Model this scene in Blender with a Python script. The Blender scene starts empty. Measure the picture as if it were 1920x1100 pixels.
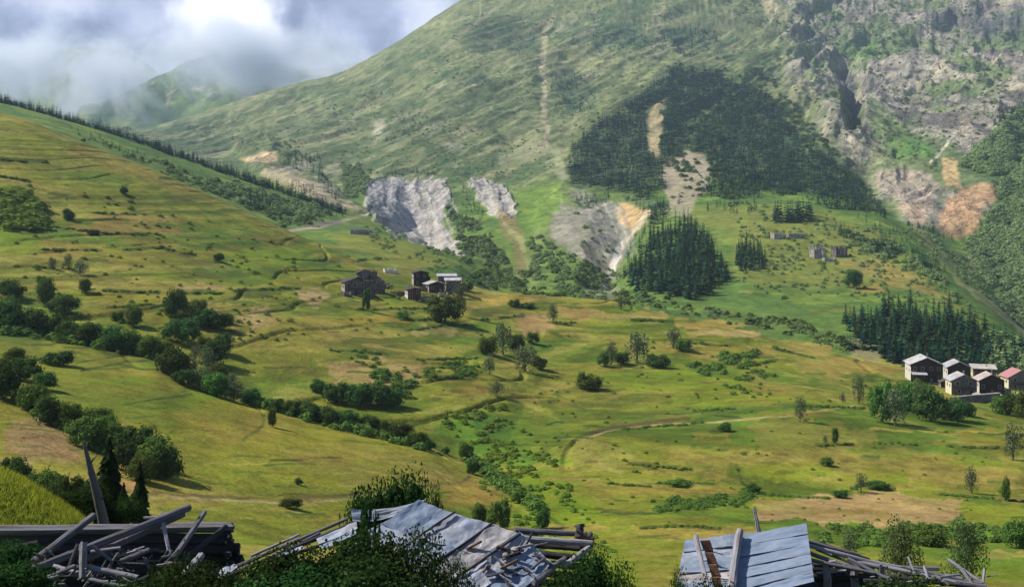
import bpy, math, random
import numpy as np
from mathutils import Vector, Matrix

# ------------------------------------------------------------------ camera
F = 2058.0          # focal length in photo pixels (1920 wide)
CX, HY = 960.0, 400.0   # principal column and horizon row
sc = bpy.context.scene
COL = sc.collection
cam_d = bpy.data.cameras.new("camera")
cam = bpy.data.objects.new("camera", cam_d)
COL.objects.link(cam)
cam.location = (0, 0, 0)
cam.rotation_euler = (math.radians(90), 0, 0)
cam_d.sensor_width = 36.0
cam_d.lens = 36.0 * F / 1920.0
cam_d.shift_y = -(550.0 - HY) / 1920.0
cam_d.clip_start = 0.3
cam_d.clip_end = 60000
sc.camera = cam

# ------------------------------------------------------------------ render, sun, sky
sc.render.engine = "CYCLES"
sc.cycles.use_denoising = True
sc.cycles.max_bounces = 6
sc.cycles.diffuse_bounces = 2
sc.cycles.glossy_bounces = 2
sc.cycles.transmission_bounces = 2
sc.cycles.transparent_max_bounces = 6
sc.cycles.volume_bounces = 3
sc.cycles.volume_max_steps = 96
sc.cycles.volume_step_rate = 1.0
sc.view_settings.view_transform = "Standard"
sc.view_settings.look = "None"
sc.view_settings.exposure = 0.66
sc.view_settings.gamma = 1.0
SUN_EL, SUN_AZ = math.radians(46), math.radians(12)   # azimuth: degrees beyond due left
S = Vector((-math.cos(SUN_EL) * math.cos(SUN_AZ), math.cos(SUN_EL) * math.sin(SUN_AZ), math.sin(SUN_EL)))
sun_d = bpy.data.lights.new("sun", "SUN")
sun_d.energy = 4.8
sun_d.angle = math.radians(0.55)
sun_d.color = (1.0, 0.93, 0.80)
sun = bpy.data.objects.new("sun", sun_d)
COL.objects.link(sun)
sun.rotation_euler = S.to_track_quat("Z", "Y").to_euler()

def dirv(px, py):
    return Vector(((px - CX) / F, 1.0, (HY - py) / F)).normalized()

world = bpy.data.worlds.new("World")
sc.world = world
world.use_nodes = True
nt = world.node_tree
nt.nodes.clear()
N, L = nt.nodes.new, nt.links.new
wo = N("ShaderNodeOutputWorld")
sky = N("ShaderNodeTexSky"); sky.sky_type = "NISHITA"; sky.sun_disc = False
sky.sun_elevation = SUN_EL
sky.sun_rotation = math.atan2(S.x, S.y)
sky.altitude = 1800
bg = N("ShaderNodeBackground"); bg.inputs[1].default_value = 0.085
L(sky.outputs[0], bg.inputs[0])
tc = N("ShaderNodeTexCoord")
mp = N("ShaderNodeMapping"); mp.inputs["Scale"].default_value = (1, 1, 1.25)
L(tc.outputs["Generated"], mp.inputs[0])
def noise(vec, scale, detail, rough, lac=2.0, dist=0.0, tree=None):
    n = (tree or nt).nodes.new("ShaderNodeTexNoise")
    n.inputs["Scale"].default_value = scale; n.inputs["Detail"].default_value = detail
    n.inputs["Roughness"].default_value = rough; n.inputs["Lacunarity"].default_value = lac
    n.inputs["Distortion"].default_value = dist
    if vec is not None: (tree or nt).links.new(vec, n.inputs["Vector"])
    return n
def wmath(op, a, b=None, c=None, clamp=False, tree=None):
    t = tree or nt
    m = t.nodes.new("ShaderNodeMath"); m.operation = op; m.use_clamp = clamp
    for k, v in enumerate((a, b, c)):
        if v is None: continue
        if isinstance(v, (int, float)): m.inputs[k].default_value = v
        else: t.links.new(v, m.inputs[k])
    return m.outputs[0]
def blob(px, py, r_in, r_out):     # a bright or dark mass of cloud standing in one part of the sky
    d = N("ShaderNodeVectorMath"); d.operation = "DISTANCE"
    L(warp.outputs[0], d.inputs[0]); d.inputs[1].default_value = dirv(px, py)
    r = N("ShaderNodeMapRange"); r.interpolation_type = "SMOOTHERSTEP"
    L(d.outputs["Value"], r.inputs[0])
    r.inputs[1].default_value = r_out / F; r.inputs[2].default_value = r_in / F
    return r.outputs[0]
wn = noise(tc.outputs["Generated"], 16, 4, 0.55)
ws = N("ShaderNodeVectorMath"); ws.operation = "SUBTRACT"; L(wn.outputs["Color"], ws.inputs[0]); ws.inputs[1].default_value = (0.5, 0.5, 0.5)
wc = N("ShaderNodeVectorMath"); wc.operation = "SCALE"; L(ws.outputs[0], wc.inputs[0]); wc.inputs["Scale"].default_value = 0.085
warp = N("ShaderNodeVectorMath"); warp.operation = "ADD"; L(tc.outputs["Generated"], warp.inputs[0]); L(wc.outputs[0], warp.inputs[1])
nA = noise(mp.outputs[0], 7.5, 6, 0.5, dist=0.3)
nB = noise(mp.outputs[0], 22, 5, 0.5)
v = wmath("ADD", wmath("MULTIPLY", nA.outputs["Fac"], 0.55), wmath("MULTIPLY", nB.outputs["Fac"], 0.40))
v = wmath("ADD", v, -0.20)
v = wmath("ADD", v, wmath("MULTIPLY", blob(415, 55, 50, 150), 0.85))
v = wmath("ADD", v, wmath("MULTIPLY", blob(95, -10, 10, 90), 0.34))
v = wmath("ADD", v, wmath("MULTIPLY", blob(240, 20, 10, 110), 0.25))
v = wmath("ADD", v, wmath("MULTIPLY", blob(800, 20, 10, 110), 0.3))
v = wmath("ADD", v, wmath("MULTIPLY", blob(660, 45, 20, 70), 0.12))
v = wmath("ADD", v, wmath("MULTIPLY", blob(570, 50, 10, 70), -0.14))
v = wmath("ADD", v, wmath("MULTIPLY", blob(735, 60, 10, 60), -0.10))
v = wmath("ADD", v, wmath("MULTIPLY", blob(150, 60, 10, 90), -0.14))
v = wmath("ADD", v, wmath("MULTIPLY", blob(20, 80, 10, 90), -0.08), clamp=True)
ramp = N("ShaderNodeValToRGB"); L(v, ramp.inputs[0])
e = ramp.color_ramp.elements
def s2l(c):
    c = c / 255.0
    return c / 12.92 if c <= 0.04045 else ((c + 0.055) / 1.055) ** 2.4
def lin(r, g, b, k=1.0): return (s2l(r) * k, s2l(g) * k, s2l(b) * k, 1.0)
e[0].position = 0.0; e[0].color = lin(112, 124, 158)
e[1].position = 1.0; e[1].color = lin(255, 255, 255)
for p, c in ((0.22, (138, 148, 182)), (0.42, (172, 180, 212)), (0.62, (208, 214, 236)), (0.82, (240, 244, 252))):
    q = e.new(p); q.color = lin(*c)
cbg = N("ShaderNodeBackground"); L(ramp.outputs[0], cbg.inputs[0]); cbg.inputs[1].default_value = 0.78
# the cloud deck covers the low sky ahead, the rest of the sky is broken cloud over blue
sep = N("ShaderNodeSeparateXYZ"); L(tc.outputs["Generated"], sep.inputs[0])
up = N("ShaderNodeMapRange"); L(sep.outputs["Z"], up.inputs[0]); up.inputs[1].default_value = 0.75; up.inputs[2].default_value = 0.25
brk = noise(mp.outputs[0], 2.2, 4, 0.6)
brk2 = N("ShaderNodeMapRange"); L(brk.outputs["Fac"], brk2.inputs[0]); brk2.inputs[1].default_value = 0.42; brk2.inputs[2].default_value = 0.62
ahead = N("ShaderNodeVectorMath"); ahead.operation = "DOT_PRODUCT"; L(tc.outputs["Generated"], ahead.inputs[0]); ahead.inputs[1].default_value = dirv(450, 60)
am = N("ShaderNodeMapRange"); L(ahead.outputs["Value"], am.inputs[0]); am.inputs[1].default_value = 0.80; am.inputs[2].default_value = 0.93
cov = wmath("MULTIPLY", brk2.outputs[0], up.outputs[0])
cov = wmath("MAXIMUM", wmath("MULTIPLY", cov, 0.8), am.outputs[0], clamp=True)
mix = N("ShaderNodeMixShader"); L(cov, mix.inputs[0]); L(bg.outputs[0], mix.inputs[1]); L(cbg.outputs[0], mix.inputs[2])
L(mix.outputs[0], wo.inputs[0])

# ------------------------------------------------------------------ helpers
rng = np.random.default_rng(7)
random.seed(7)
def W(px, py, d):           # the world point seen at a photo pixel when it stands d metres ahead
    return Vector(((px - CX) / F * d, d, (HY - py) / F * d))

def tag(o, label=None, cat=None, group=None, kind=None):
    if label: o["label"] = label
    if cat: o["category"] = cat
    if group: o["group"] = group
    if kind: o["kind"] = kind
    return o
def empty(name, loc=(0, 0, 0), rz=0.0):
    o = bpy.data.objects.new(name, None)
    o.location = loc; o.rotation_euler = (0, 0, rz); o.empty_display_size = 0.2
    COL.objects.link(o)
    return o
def mesh_np(name, verts, faces_flat, counts, mat=None, smooth=False, attrs=None, uv=None):
    me = bpy.data.meshes.new(name)
    verts = np.asarray(verts, dtype=np.float32); faces_flat = np.asarray(faces_flat, dtype=np.int32)
    me.vertices.add(len(verts)); me.vertices.foreach_set("co", verts.ravel())
    me.loops.add(len(faces_flat)); me.loops.foreach_set("vertex_index", faces_flat)
    if isinstance(counts, int):
        nf = len(faces_flat) // counts
        starts = np.arange(nf, dtype=np.int32) * counts
    else:
        counts = np.asarray(counts); nf = len(counts)
        starts = np.concatenate(([0], np.cumsum(counts)[:-1])).astype(np.int32)
    me.polygons.add(nf); me.polygons.foreach_set("loop_start", starts)
    me.polygons.foreach_set("use_smooth", np.full(nf, smooth, dtype=bool))
    for k, a in (attrs or {}).items():
        a = np.asarray(a, dtype=np.float32)
        if a.ndim == 2:
            at_ = me.attributes.new(k, "FLOAT_COLOR", "POINT")
            if a.shape[1] == 3: a = np.concatenate([a, np.ones((len(a), 1), np.float32)], 1)
            at_.data.foreach_set("color", a.ravel())
        else:
            at_ = me.attributes.new(k, "FLOAT", "POINT"); at_.data.foreach_set("value", a)
    me.update(calc_edges=True)
    if mat: me.materials.append(mat)
    return me
def link(name, me, parent=None, loc=None, rz=0.0):
    o = bpy.data.objects.new(name, me)
    COL.objects.link(o)
    if loc is not None: o.location = loc
    o.rotation_euler = (0, 0, rz)
    if parent: o.parent = parent
    return o

def _hash(ix, iy, seed):
    h = (ix.astype(np.int64) * 374761393 + iy.astype(np.int64) * 668265263 + seed * 974634777) & 0xFFFFFFFF
    h = ((h ^ (h >> 13)) * 1274126177) & 0xFFFFFFFF
    h = h ^ (h >> 16)
    return (h & 0xFFFFFF).astype(np.float32) / np.float32(0xFFFFFF)
def vnoise(x, y, seed=0):
    fx, fy = np.floor(x), np.floor(y)
    ix, iy = fx.astype(np.int64), fy.astype(np.int64)
    u, v_ = (x - fx).astype(np.float32), (y - fy).astype(np.float32)
    u = u * u * (3 - 2 * u); v_ = v_ * v_ * (3 - 2 * v_)
    a = _hash(ix, iy, seed); b = _hash(ix + 1, iy, seed); c = _hash(ix, iy + 1, seed); d = _hash(ix + 1, iy + 1, seed)
    return (a + (b - a) * u) * (1 - v_) + (c + (d - c) * u) * v_      # 0..1
def fbm(x, y, octv=4, seed=0, gain=0.5):
    s_, a, t = 0.0, 1.0, 0.0
    for k in range(octv):
        s_ = s_ + a * vnoise(x * (2 ** k) + 17.3 * k, y * (2 ** k) - 9.1 * k, seed + k * 13)
        t += a; a *= gain
    return s_ / t * 2 - 1                                               # -1..1
def ridged(x, y, octv=4, seed=0, gain=0.5):
    s_, a, t = 0.0, 1.0, 0.0
    for k in range(octv):
        s_ = s_ + a * (1 - np.abs(vnoise(x * (2 ** k), y * (2 ** k), seed + k * 7) * 2 - 1))
        t += a; a *= gain
    return s_ / t                                                       # 0..1
def sstep(a, b, x):
    t = np.clip((x - a) / (b - a), 0, 1)
    return t * t * (3 - 2 * t)
# ------------------------------------------------------------------ terrain: cross-valley profile lines, near to far
# each line: (column, row it is seen at, distance ahead)
LINES = [
 [(-900, 2100, 2.0), (960, 2150, 2.0), (2800, 2150, 2.0)],
 [(-900, 1230, 14), (960, 1290, 14), (2800, 1290, 14)],
 [(-900, 900, 30), (-200, 880, 33), (0, 893, 36), (60, 925, 37), (140, 975, 38), (260, 1080, 36), (450, 1170, 32), (960, 1190, 30), (1920, 1180, 30), (2800, 1180, 30)],
 [(-900, 960, 70), (0, 990, 70), (250, 1040, 75), (600, 1085, 85), (1000, 1130, 90), (1300, 1130, 90), (1920, 1120, 85), (2800, 1100, 85)],
 [(-900, 850, 130), (0, 880, 130), (300, 915, 145), (600, 970, 150), (900, 1000, 160), (1010, 1010, 165), (1200, 1010, 160), (1500, 1020, 150), (1920, 1050, 140), (2800, 1060, 140)],
 [(-900, 600, 290), (0, 625, 285), (150, 645, 283), (300, 675, 280), (345, 705, 275), (480, 757, 265), (620, 797, 255), (800, 838, 245), (870, 878, 235), (950, 905, 225), (1100, 890, 225), (1500, 905, 225), (1920, 930, 220), (2800, 930, 220)],
 [(-900, 590, 312), (0, 618, 310), (150, 640, 308), (300, 670, 304), (345, 698, 298), (480, 750, 290), (620, 790, 280), (800, 832, 268), (870, 862, 262), (950, 870, 255), (1100, 830, 260), (1500, 815, 275), (1920, 840, 280), (2800, 850, 280)],
 [(-900, 500, 390), (0, 520, 385), (300, 565, 372), (600, 655, 350), (860, 740, 320), (1000, 790, 305), (1200, 765, 330), (1500, 740, 350), (1920, 775, 370), (2800, 790, 370)],
 [(-900, 330, 500), (0, 365, 500), (300, 440, 495), (540, 510, 490), (700, 552, 485), (880, 590, 478), (1050, 640, 455), (1300, 685, 420), (1500, 705, 410), (1700, 738, 415), (1920, 750, 420), (2800, 780, 420)],
 [(-900, 120, 660), (0, 214, 650), (60, 228, 648), (100, 246, 645), (300, 325, 640), (420, 378, 630), (540, 432, 620), (620, 468, 610), (700, 495, 600), (860, 524, 580), (900, 543, 570), (1050, 556, 560), (1130, 562, 555), (1250, 588, 540), (1400, 620, 520), (1500, 647, 510), (1600, 672, 500), (1690, 692, 492), (1780, 702, 486), (1920, 708, 480), (2800, 720, 480)],
 [(-900, 150, 740), (0, 240, 730), (100, 265, 720), (300, 350, 715), (420, 400, 705), (540, 446, 690), (620, 458, 680), (700, 470, 675), (860, 510, 650), (900, 556, 640), (1050, 590, 620), (1130, 595, 610), (1250, 618, 590), (1400, 655, 565), (1500, 680, 550), (1600, 694, 535), (1690, 706, 528), (1780, 706, 522), (1920, 712, 515), (2800, 730, 520)],
 [(-900, 120, 900), (0, 222, 900), (100, 240, 900), (300, 322, 890), (420, 372, 870), (540, 425, 840), (620, 430, 820), (700, 438, 810), (780, 462, 800), (870, 495, 790), (940, 545, 760), (1000, 548, 740), (1130, 555, 710), (1250, 580, 680), (1400, 612, 640), (1500, 630, 620), (1600, 640, 600), (1690, 650, 585), (1780, 660, 570), (1920, 680, 550), (2800, 720, 540)],
 [(-900, 80, 1120), (0, 196, 1120), (40, 206, 1118), (100, 222, 1115), (200, 250, 1110), (300, 283, 1105), (400, 318, 1100), (500, 350, 1095), (560, 372, 1090), (640, 398, 1085), (700, 415, 1080), (780, 440, 1080), (870, 470, 1080), (960, 500, 1020), (1050, 500, 1000), (1150, 520, 900), (1250, 500, 880), (1400, 490, 860), (1500, 500, 850), (1600, 520, 820), (1700, 540, 780), (1780, 570, 740), (1850, 600, 710), (1920, 645, 670), (2200, 780, 560), (2800, 900, 520)],
 [(-900, 120, 1300), (0, 225, 1300), (100, 250, 1290), (300, 305, 1280), (400, 335, 1260), (500, 362, 1230), (560, 370, 1220), (640, 388, 1210), (700, 400, 1200), (780, 425, 1200), (870, 440, 1220), (960, 425, 1220), (1050, 420, 1200), (1150, 430, 1150), (1250, 410, 1150), (1400, 395, 1120), (1500, 388, 1130), (1600, 398, 1130), (1650, 408, 1110), (1700, 440, 1010), (1760, 488, 930), (1850, 562, 830), (1920, 630, 760), (2200, 770, 640), (2800, 890, 600)],
 [(-900, 150, 1500), (0, 250, 1500), (300, 300, 1500), (400, 315, 1480), (500, 330, 1450), (560, 345, 1400), (640, 372, 1380), (700, 370, 1380), (780, 400, 1360), (870, 405, 1350), (960, 390, 1350), (1050, 390, 1340), (1150, 385, 1320), (1250, 380, 1300), (1400, 372, 1280), (1500, 372, 1290), (1600, 380, 1290), (1650, 398, 1280), (1700, 425, 1200), (1730, 440, 1180), (1790, 490, 1120), (1850, 540, 1060), (1920, 605, 990), (2200, 720, 900), (2800, 850, 860)],
 [(-900, 120, 2200), (0, 246, 2200), (300, 285, 2150), (430, 300, 2000), (500, 290, 1900), (600, 300, 1800), (690, 335, 1560), (760, 318, 1560), (870, 338, 1540), (960, 355, 1500), (1060, 335, 1500), (1250, 325, 1500), (1400, 305, 1560), (1560, 300, 1600), (1640, 340, 1560), (1700, 360, 1500), (1750, 370, 1450), (1860, 380, 1380), (1920, 400, 1300), (2200, 430, 1250), (2800, 450, 1250)],
 [(-900, 100, 2900), (0, 240, 2900), (300, 262, 2800), (450, 245, 2700), (560, 232, 2600), (690, 220, 2450), (860, 195, 2300), (1060, 185, 2250), (1250, 165, 2250), (1400, 170, 2250), (1560, 200, 2200), (1700, 230, 2000), (1800, 240, 1900), (1920, 240, 1800), (2200, 240, 1700), (2800, 240, 1700)],
 [(-900, 110, 3250), (0, 242, 3250), (280, 246, 3250), (380, 214, 3250), (450, 192, 3250), (560, 160, 3250), (640, 138, 3250), (700, 108, 3250), (760, 76, 3250), (870, 20, 3200), (1060, 60, 2900), (1250, 60, 2850), (1400, 70, 2850), (1560, 90, 2850), (1700, 110, 2750), (1920, 110, 2600), (2800, 110, 2500)],
 [(-900, 140, 3600), (0, 262, 3600), (280, 262, 3600), (380, 240, 3600), (450, 214, 3600), (560, 180, 3600), (640, 146, 3560), (700, 113, 3560), (760, 78, 3560), (870, 2, 3600), (1000, -70, 3700), (1250, -150, 3800), (1560, -160, 3800), (1920, -170, 3700), (2800, -170, 3700)],
 [(-900, 200, 4100), (0, 290, 4100), (280, 290, 4100), (450, 250, 4100), (640, 190, 4100), (760, 130, 4100), (870, 45, 4100), (1000, -30, 4100), (1250, -110, 4100), (1920, -120, 4100), (2800, -120, 4100)],
]
ROWS = [26, 24, 26, 50, 150, 16, 80, 110, 150, 14, 40, 80, 46, 50, 90, 130, 110, 46, 10]
NOISE_A = [0.0, .25, .25, .3, .35, .3, .4, .6, .6, .35, .8, 1.5, 1.6, 2, 3.5, 5, 9, 6, 5, 6]   # metres of relief at each line
cols = np.concatenate([np.linspace(-900, -70, 60), np.arange(-60, 1981, 2.1), np.linspace(1990, 2800, 60)])
NC = len(cols)
def prep(k, which):
    a = np.array(LINES[k], dtype=float)
    fine = np.arange(-1000, 2901, 4.0)
    val = np.interp(fine, a[:, 0], a[:, which])
    ker = np.exp(-0.5 * (np.arange(-10, 11) / 3.6) ** 2); ker /= ker.sum()
    val = np.convolve(np.pad(val, 10, mode="edge"), ker, mode="valid")
    return np.interp(cols, fine, val)
KD = np.array([prep(k, 2) for k in range(len(LINES))])           # distance
KP = np.array([prep(k, 1) for k in range(len(LINES))])           # row
KZ = (HY - KP) / F * KD
h = np.diff(KD, axis=0); dl = np.diff(KZ, axis=0) / h
m = np.zeros_like(KZ)
w1 = 2 * h[1:] + h[:-1]; w2 = h[1:] + 2 * h[:-1]
same = dl[1:] * dl[:-1] > 0
with np.errstate(divide="ignore", invalid="ignore"):
    hm = (w1 + w2) / (w1 / dl[:-1] + w2 / dl[1:])
m[1:-1] = np.where(same, hm, 0.0)
m[0] = dl[0]; m[-1] = dl[-1]
kg = np.exp(-0.5 * (np.arange(-36, 37) / 13.0) ** 2); kg /= kg.sum()
m = np.array([np.convolve(np.pad(q, 36, mode="edge"), kg, mode="valid") for q in m])
Ds, Zs, As = [], [], []
for k, n in enumerate(ROWS):
    for i in range(n + (1 if k == len(ROWS) - 1 else 0)):
        u = i / n
        d = KD[k] * (KD[k + 1] / KD[k]) ** u
        t = (d - KD[k]) / h[k]
        z = (2*t**3 - 3*t**2 + 1) * KZ[k] + (t**3 - 2*t**2 + t) * h[k] * m[k] + (-2*t**3 + 3*t**2) * KZ[k+1] + (t**3 - t**2) * h[k] * m[k+1]
        Ds.append(d); Zs.append(z); As.append(np.full(NC, NOISE_A[k] * (1 - u) + NOISE_A[k + 1] * u))
TD, TZ, TA = np.array(Ds), np.array(Zs), np.array(As)
NR = TD.shape[0]
TX = (cols[None, :] - CX) / F * TD
P0 = HY - TZ / TD * F                       # row each ground point is seen at before relief
PXg = np.broadcast_to(cols[None, :], TD.shape)

def poly_sd(pts, X, Y):                     # signed distance (negative inside) to a polygon outline
    pts = np.array(pts, dtype=np.float32)
    best = np.full(X.shape, 1e9, np.float32); inside = np.zeros(X.shape, bool)
    for i in range(len(pts)):
        ax, ay = pts[i]; bx, by = pts[(i + 1) % len(pts)]
        dx, dy = bx - ax, by - ay
        t = np.clip(((X - ax) * dx + (Y - ay) * dy) / (dx * dx + dy * dy + 1e-9), 0, 1)
        best = np.minimum(best, (X - ax - t * dx) ** 2 + (Y - ay - t * dy) ** 2)
        c = ((ay > Y) != (by > Y)) & (X < (bx - ax) * (Y - ay) / (by - ay + 1e-9) + ax)
        inside ^= c
    best = np.sqrt(best)
    return np.where(inside, -best, best)
def line_sd(pts, X, Y):
    best = np.full(X.shape, 1e9, np.float32)
    for i in range(len(pts) - 1):
        (ax, ay), (bx, by) = pts[i], pts[i + 1]
        dx, dy = bx - ax, by - ay
        t = np.clip(((X - ax) * dx + (Y - ay) * dy) / (dx * dx + dy * dy + 1e-9), 0, 1)
        best = np.minimum(best, (X - ax - t * dx) ** 2 + (Y - ay - t * dy) ** 2)
    return np.sqrt(best)
def region(PX_, PY_, pts, feather=4, warp=4, wl=30, seed=3, D=None, dmin=0, dmax=1e9, stroke=None):
    """0..1 mask of a patch of ground outlined by pts (or of a line of given half-width)."""
    a = np.array(pts, dtype=float); pad = feather + warp * 1.5 + (stroke or 0) + 2
    lo, hi = a.min(0) - pad, a.max(0) + pad
    sel = (PX_ > lo[0]) & (PX_ < hi[0]) & (PY_ > lo[1]) & (PY_ < hi[1])
    if D is not None: sel &= (D >= dmin) & (D <= dmax)
    idx = np.nonzero(sel)
    X = PX_[idx].astype(np.float32); Y = PY_[idx].astype(np.float32)
    if warp:
        wx = fbm(X / wl, Y / wl * 2, 3, seed) * warp * 1.6; wy = fbm(X / wl + 50, Y / wl * 2, 3, seed + 1) * warp
        X = X + wx; Y = Y + wy
    if stroke is not None: sd = line_sd(pts, X, Y) - stroke
    else: sd = poly_sd(pts, X, Y)
    out = 1 - sstep(-feather, feather, sd)
    return idx, out.astype(np.float32)
# --- relief
PYr = P0.copy()
def rmask(pts, **k):
    M = np.zeros(TD.shape, np.float32); idx, o = region(PXg, PYr, pts, D=TD, **k); M[idx] = o
    return M
rock = np.maximum.reduce([
    rmask([(1430, -20), (1480, 60), (1470, 110), (1480, 170), (1540, 250), (1600, 320), (1700, 420), (1760, 440), (1860, 440), (1880, 340), (1900, 240), (2100, 180), (2100, -200), (1400, -200)], feather=25, warp=20, wl=60, dmin=1250),
    rmask([(440, 295), (500, 275), (560, 300), (600, 330), (640, 370), (690, 390), (690, 400), (600, 390), (540, 350), (480, 320)], feather=6, warp=6, dmin=1150) * 0.7,
    rmask([(1070, 350), (1150, 370), (1230, 380), (1220, 420), (1180, 460), (1140, 540), (1080, 480), (1000, 450), (1010, 380)], feather=14, warp=14, dmin=900) * 0.75])
scree = np.maximum.reduce([
    rmask([(690, 345), (730, 325), (790, 318), (835, 335), (840, 360), (828, 400), (850, 430), (878, 480), (800, 462), (740, 440), (705, 415), (685, 385)], feather=3, warp=8, wl=14, dmin=690),
    rmask([(880, 340), (930, 345), (965, 370), (970, 405), (935, 412), (905, 385)], feather=3, warp=7, wl=14, dmin=1000)])
far = sstep(1150, 1700, TD)
along = (TX * 0.80 + TD * 0.0 + TZ * 0.9); across = (TX * 0.55 - TZ * 1.0)
str_n = ridged(across / 85.0, along / 420.0, 4, 21) - 0.5
str_f = ridged(across / 28.0, along / 170.0, 3, 27) - 0.5
big = fbm(TX / 260.0, TD / 260.0, 5, 5)
mid = fbm(TX / 40.0, TD / 40.0, 5, 9)
near_n = fbm(TX / 14.0, TD / 14.0, 4, 11)
smallrel = fbm(TX / 3.0, TD / 3.0, 3, 15)
TZ = TZ + TA * (0.9 * mid * (1 - far) + near_n * 0.35 * (1 - far) + smallrel * 0.06 * (TD < 700)) + far * TA * (big * 0.9 + mid * 0.7) 
skyl = ((PXg < 900) & (TD > 3000))
TZ = TZ + far * (str_n * 44 + str_f * 17) * np.where(skyl, 0.25, 1.0) * sstep(1400, 2300, TD)
rk = ridged(across / 105.0 + big, along / 300.0, 5, 33, 0.55) - 0.5
TZ = TZ + rock * (rk * 105 + (ridged(TX / 24.0, (TZ) / 36.0, 3, 39) - .5) * 9) * (0.35 + 0.65 * sstep(1250, 1900, TD))
def cleft(line, half, depth, dmin, dmax):      # a V-shaped gully cut down the slope
    M = line_sd(line, PXg.astype(np.float32) + fbm(PYr / 22.0, TX / 90.0, 3, 61) * half * .4, PYr.astype(np.float32))
    return np.clip(1 - M / half, 0, 1) * depth * sstep(dmin, dmin + 120, TD) * (1 - sstep(dmax - 450, dmax, TD))
TZ = TZ - cleft([(775, 350), (778, 380), (800, 460)], 75, 24, 900, 1900)
TZ = TZ - cleft([(1130, 370), (1160, 440), (1140, 520)], 55, 22, 750, 1500)
TZ = TZ - cleft([(1582, 130), (1604, 180), (1602, 260)], 26, 60, 1500, 3400)
TZ = TZ - cleft([(1028, 40), (1020, 150), (1030, 270)], 22, 3, 1500, 3300)
TZ = TZ - cleft([(1080, 120), (1075, 200), (1060, 250)], 40, 8, 1500, 3300)
gul = ridged((TX + TZ * .45) / 26.0 + mid * .3, (TZ - TX * .4) / 220.0, 4, 41, 0.6) - 0.5
TZ = TZ + scree * gul * 15
# terraces on the meadow: low banks that follow the slope
ter = fbm(TX / 120.0, TD / 120.0, 3, 55) * 14
tb = np.abs(((TZ + ter) / 5.0) % 1.0 - 0.5) * 2
mead = (TD < KD[9][None, :]) * sstep(180, 300, TD)
TZ = TZ + mead * 1.15 * (sstep(0.0, 0.16, tb) - 0.5) * sstep(-0.1, 0.35, fbm(TX / 45.0, TD / 45.0, 3, 57))
PY = HY - TZ / TD * F
# ------------------------------------------------------------------ ground cover colours
KA = 0.60
def C3(c): return np.array([s2l(v_) for v_ in c], dtype=np.float32)
nL = fbm(TX / 70.0, TD / 35.0, 4, 71); nM = fbm(TX / 16.0, TD / 9.0, 4, 73); nS = fbm(TX / 4.0, TD / 2.6, 3, 75)
def mixc(A, B, t): return A + (B - A) * t[..., None]
tint = np.empty(TD.shape + (3,), np.float32)
g1, g2, g3 = C3((130, 136, 42)), C3((100, 126, 38)), C3((156, 142, 68))
tint[:] = g1
tint = mixc(tint, g2, sstep(-0.05, 0.4, nL + 0.35 * nM))
tint = mixc(tint, g3, sstep(0.02, 0.45, -nL + 0.5 * nM) * 0.85)
nC = fbm(TX / 55.0 + nL, TZ / 1.3 + nL * 2, 3, 79) * sstep(170, 260, TD)
tint = mixc(tint, C3((82, 100, 30)), sstep(0.12, 0.32, nC + .25 * nM) * 0.75)
tint = mixc(tint, C3((158, 152, 72)), sstep(0.16, 0.36, -nC + .25 * nM) * 0.65)
tint = mixc(tint, C3((126, 116, 46)), sstep(0.25, 0.55, nM - .3 * nL) * 0.55)
tint = mixc(tint, C3((84, 108, 28)), sstep(0.22, 0.5, nS + nM * .3) * 0.40)
# beyond the meadow crest
vmask = (TD > KD[9][None, :] + 8) 
vcol = mixc(np.broadcast_to(C3((122, 146, 62)), tint.shape), np.broadcast_to(C3((92, 124, 56)), tint.shape), sstep(-0.25, 0.35, nL + nM * 0.5))
nV = fbm(TX / 7.0, TD / 7.0, 3, 77)
vcol = mixc(vcol, C3((62, 94, 42)), sstep(0.05, 0.35, nV) * 0.5)
tint = np.where(vmask[..., None], vcol, tint)
mm = sstep(1350, 1600, TD)
nB = fbm(TX / 200.0, TZ / 120.0, 4, 81)
mcol = mixc(np.broadcast_to(C3((118, 126, 84)), tint.shape), np.broadcast_to(C3((88, 104, 68)), tint.shape), sstep(-0.3, 0.4, nB + nM * 0.3))
streak = fbm(across / 24.0, along / 160.0, 4, 83)
mcol = mixc(mcol, C3((140, 142, 100)), sstep(0.0, 0.5, streak) * 0.7)
mcol = mixc(mcol, C3((150, 146, 128)), sstep(0.30, 0.55, fbm(TX / 45.0, TZ / 35.0, 4, 85)) * sstep(-.2, .3, nB) * 0.7)
mcol = mixc(mcol, C3((72, 98, 58)), sstep(0.05, 0.45, fbm(TX / 30.0, TZ / 22.0, 4, 87)) * 0.6)
mcol = mixc(mcol, C3((62, 88, 52)), sstep(0.16, 0.4, fbm(TX / 11.0, TZ / 8.0, 3, 88)) * 0.55)
mcol = mixc(mcol, C3((160, 158, 120)), sstep(0.2, 0.45, fbm(across / 9.0, along / 60.0, 3, 89)) * 0.5)
tint = mixc(tint, np.zeros(3, np.float32), np.zeros(TD.shape, np.float32)) * (1 - mm[..., None]) + mcol * mm[..., None]
rcol = mixc(np.broadcast_to(C3((152, 146, 134)), tint.shape), np.broadcast_to(C3((104, 98, 98)), tint.shape), sstep(-0.3, 0.4, fbm(TX / 25.0, TZ / 18.0, 4, 91)))
rcol = mixc(rcol, C3((184, 174, 150)), sstep(0.15, 0.5, streak + nM * 0.4) * 0.7)
rgreen = sstep(-0.12, 0.22, fbm(across / 70.0, along / 130.0, 4, 95) + 0.25 * nM + (np.clip(PY, -100, 500) - 160) / 1200)
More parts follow.
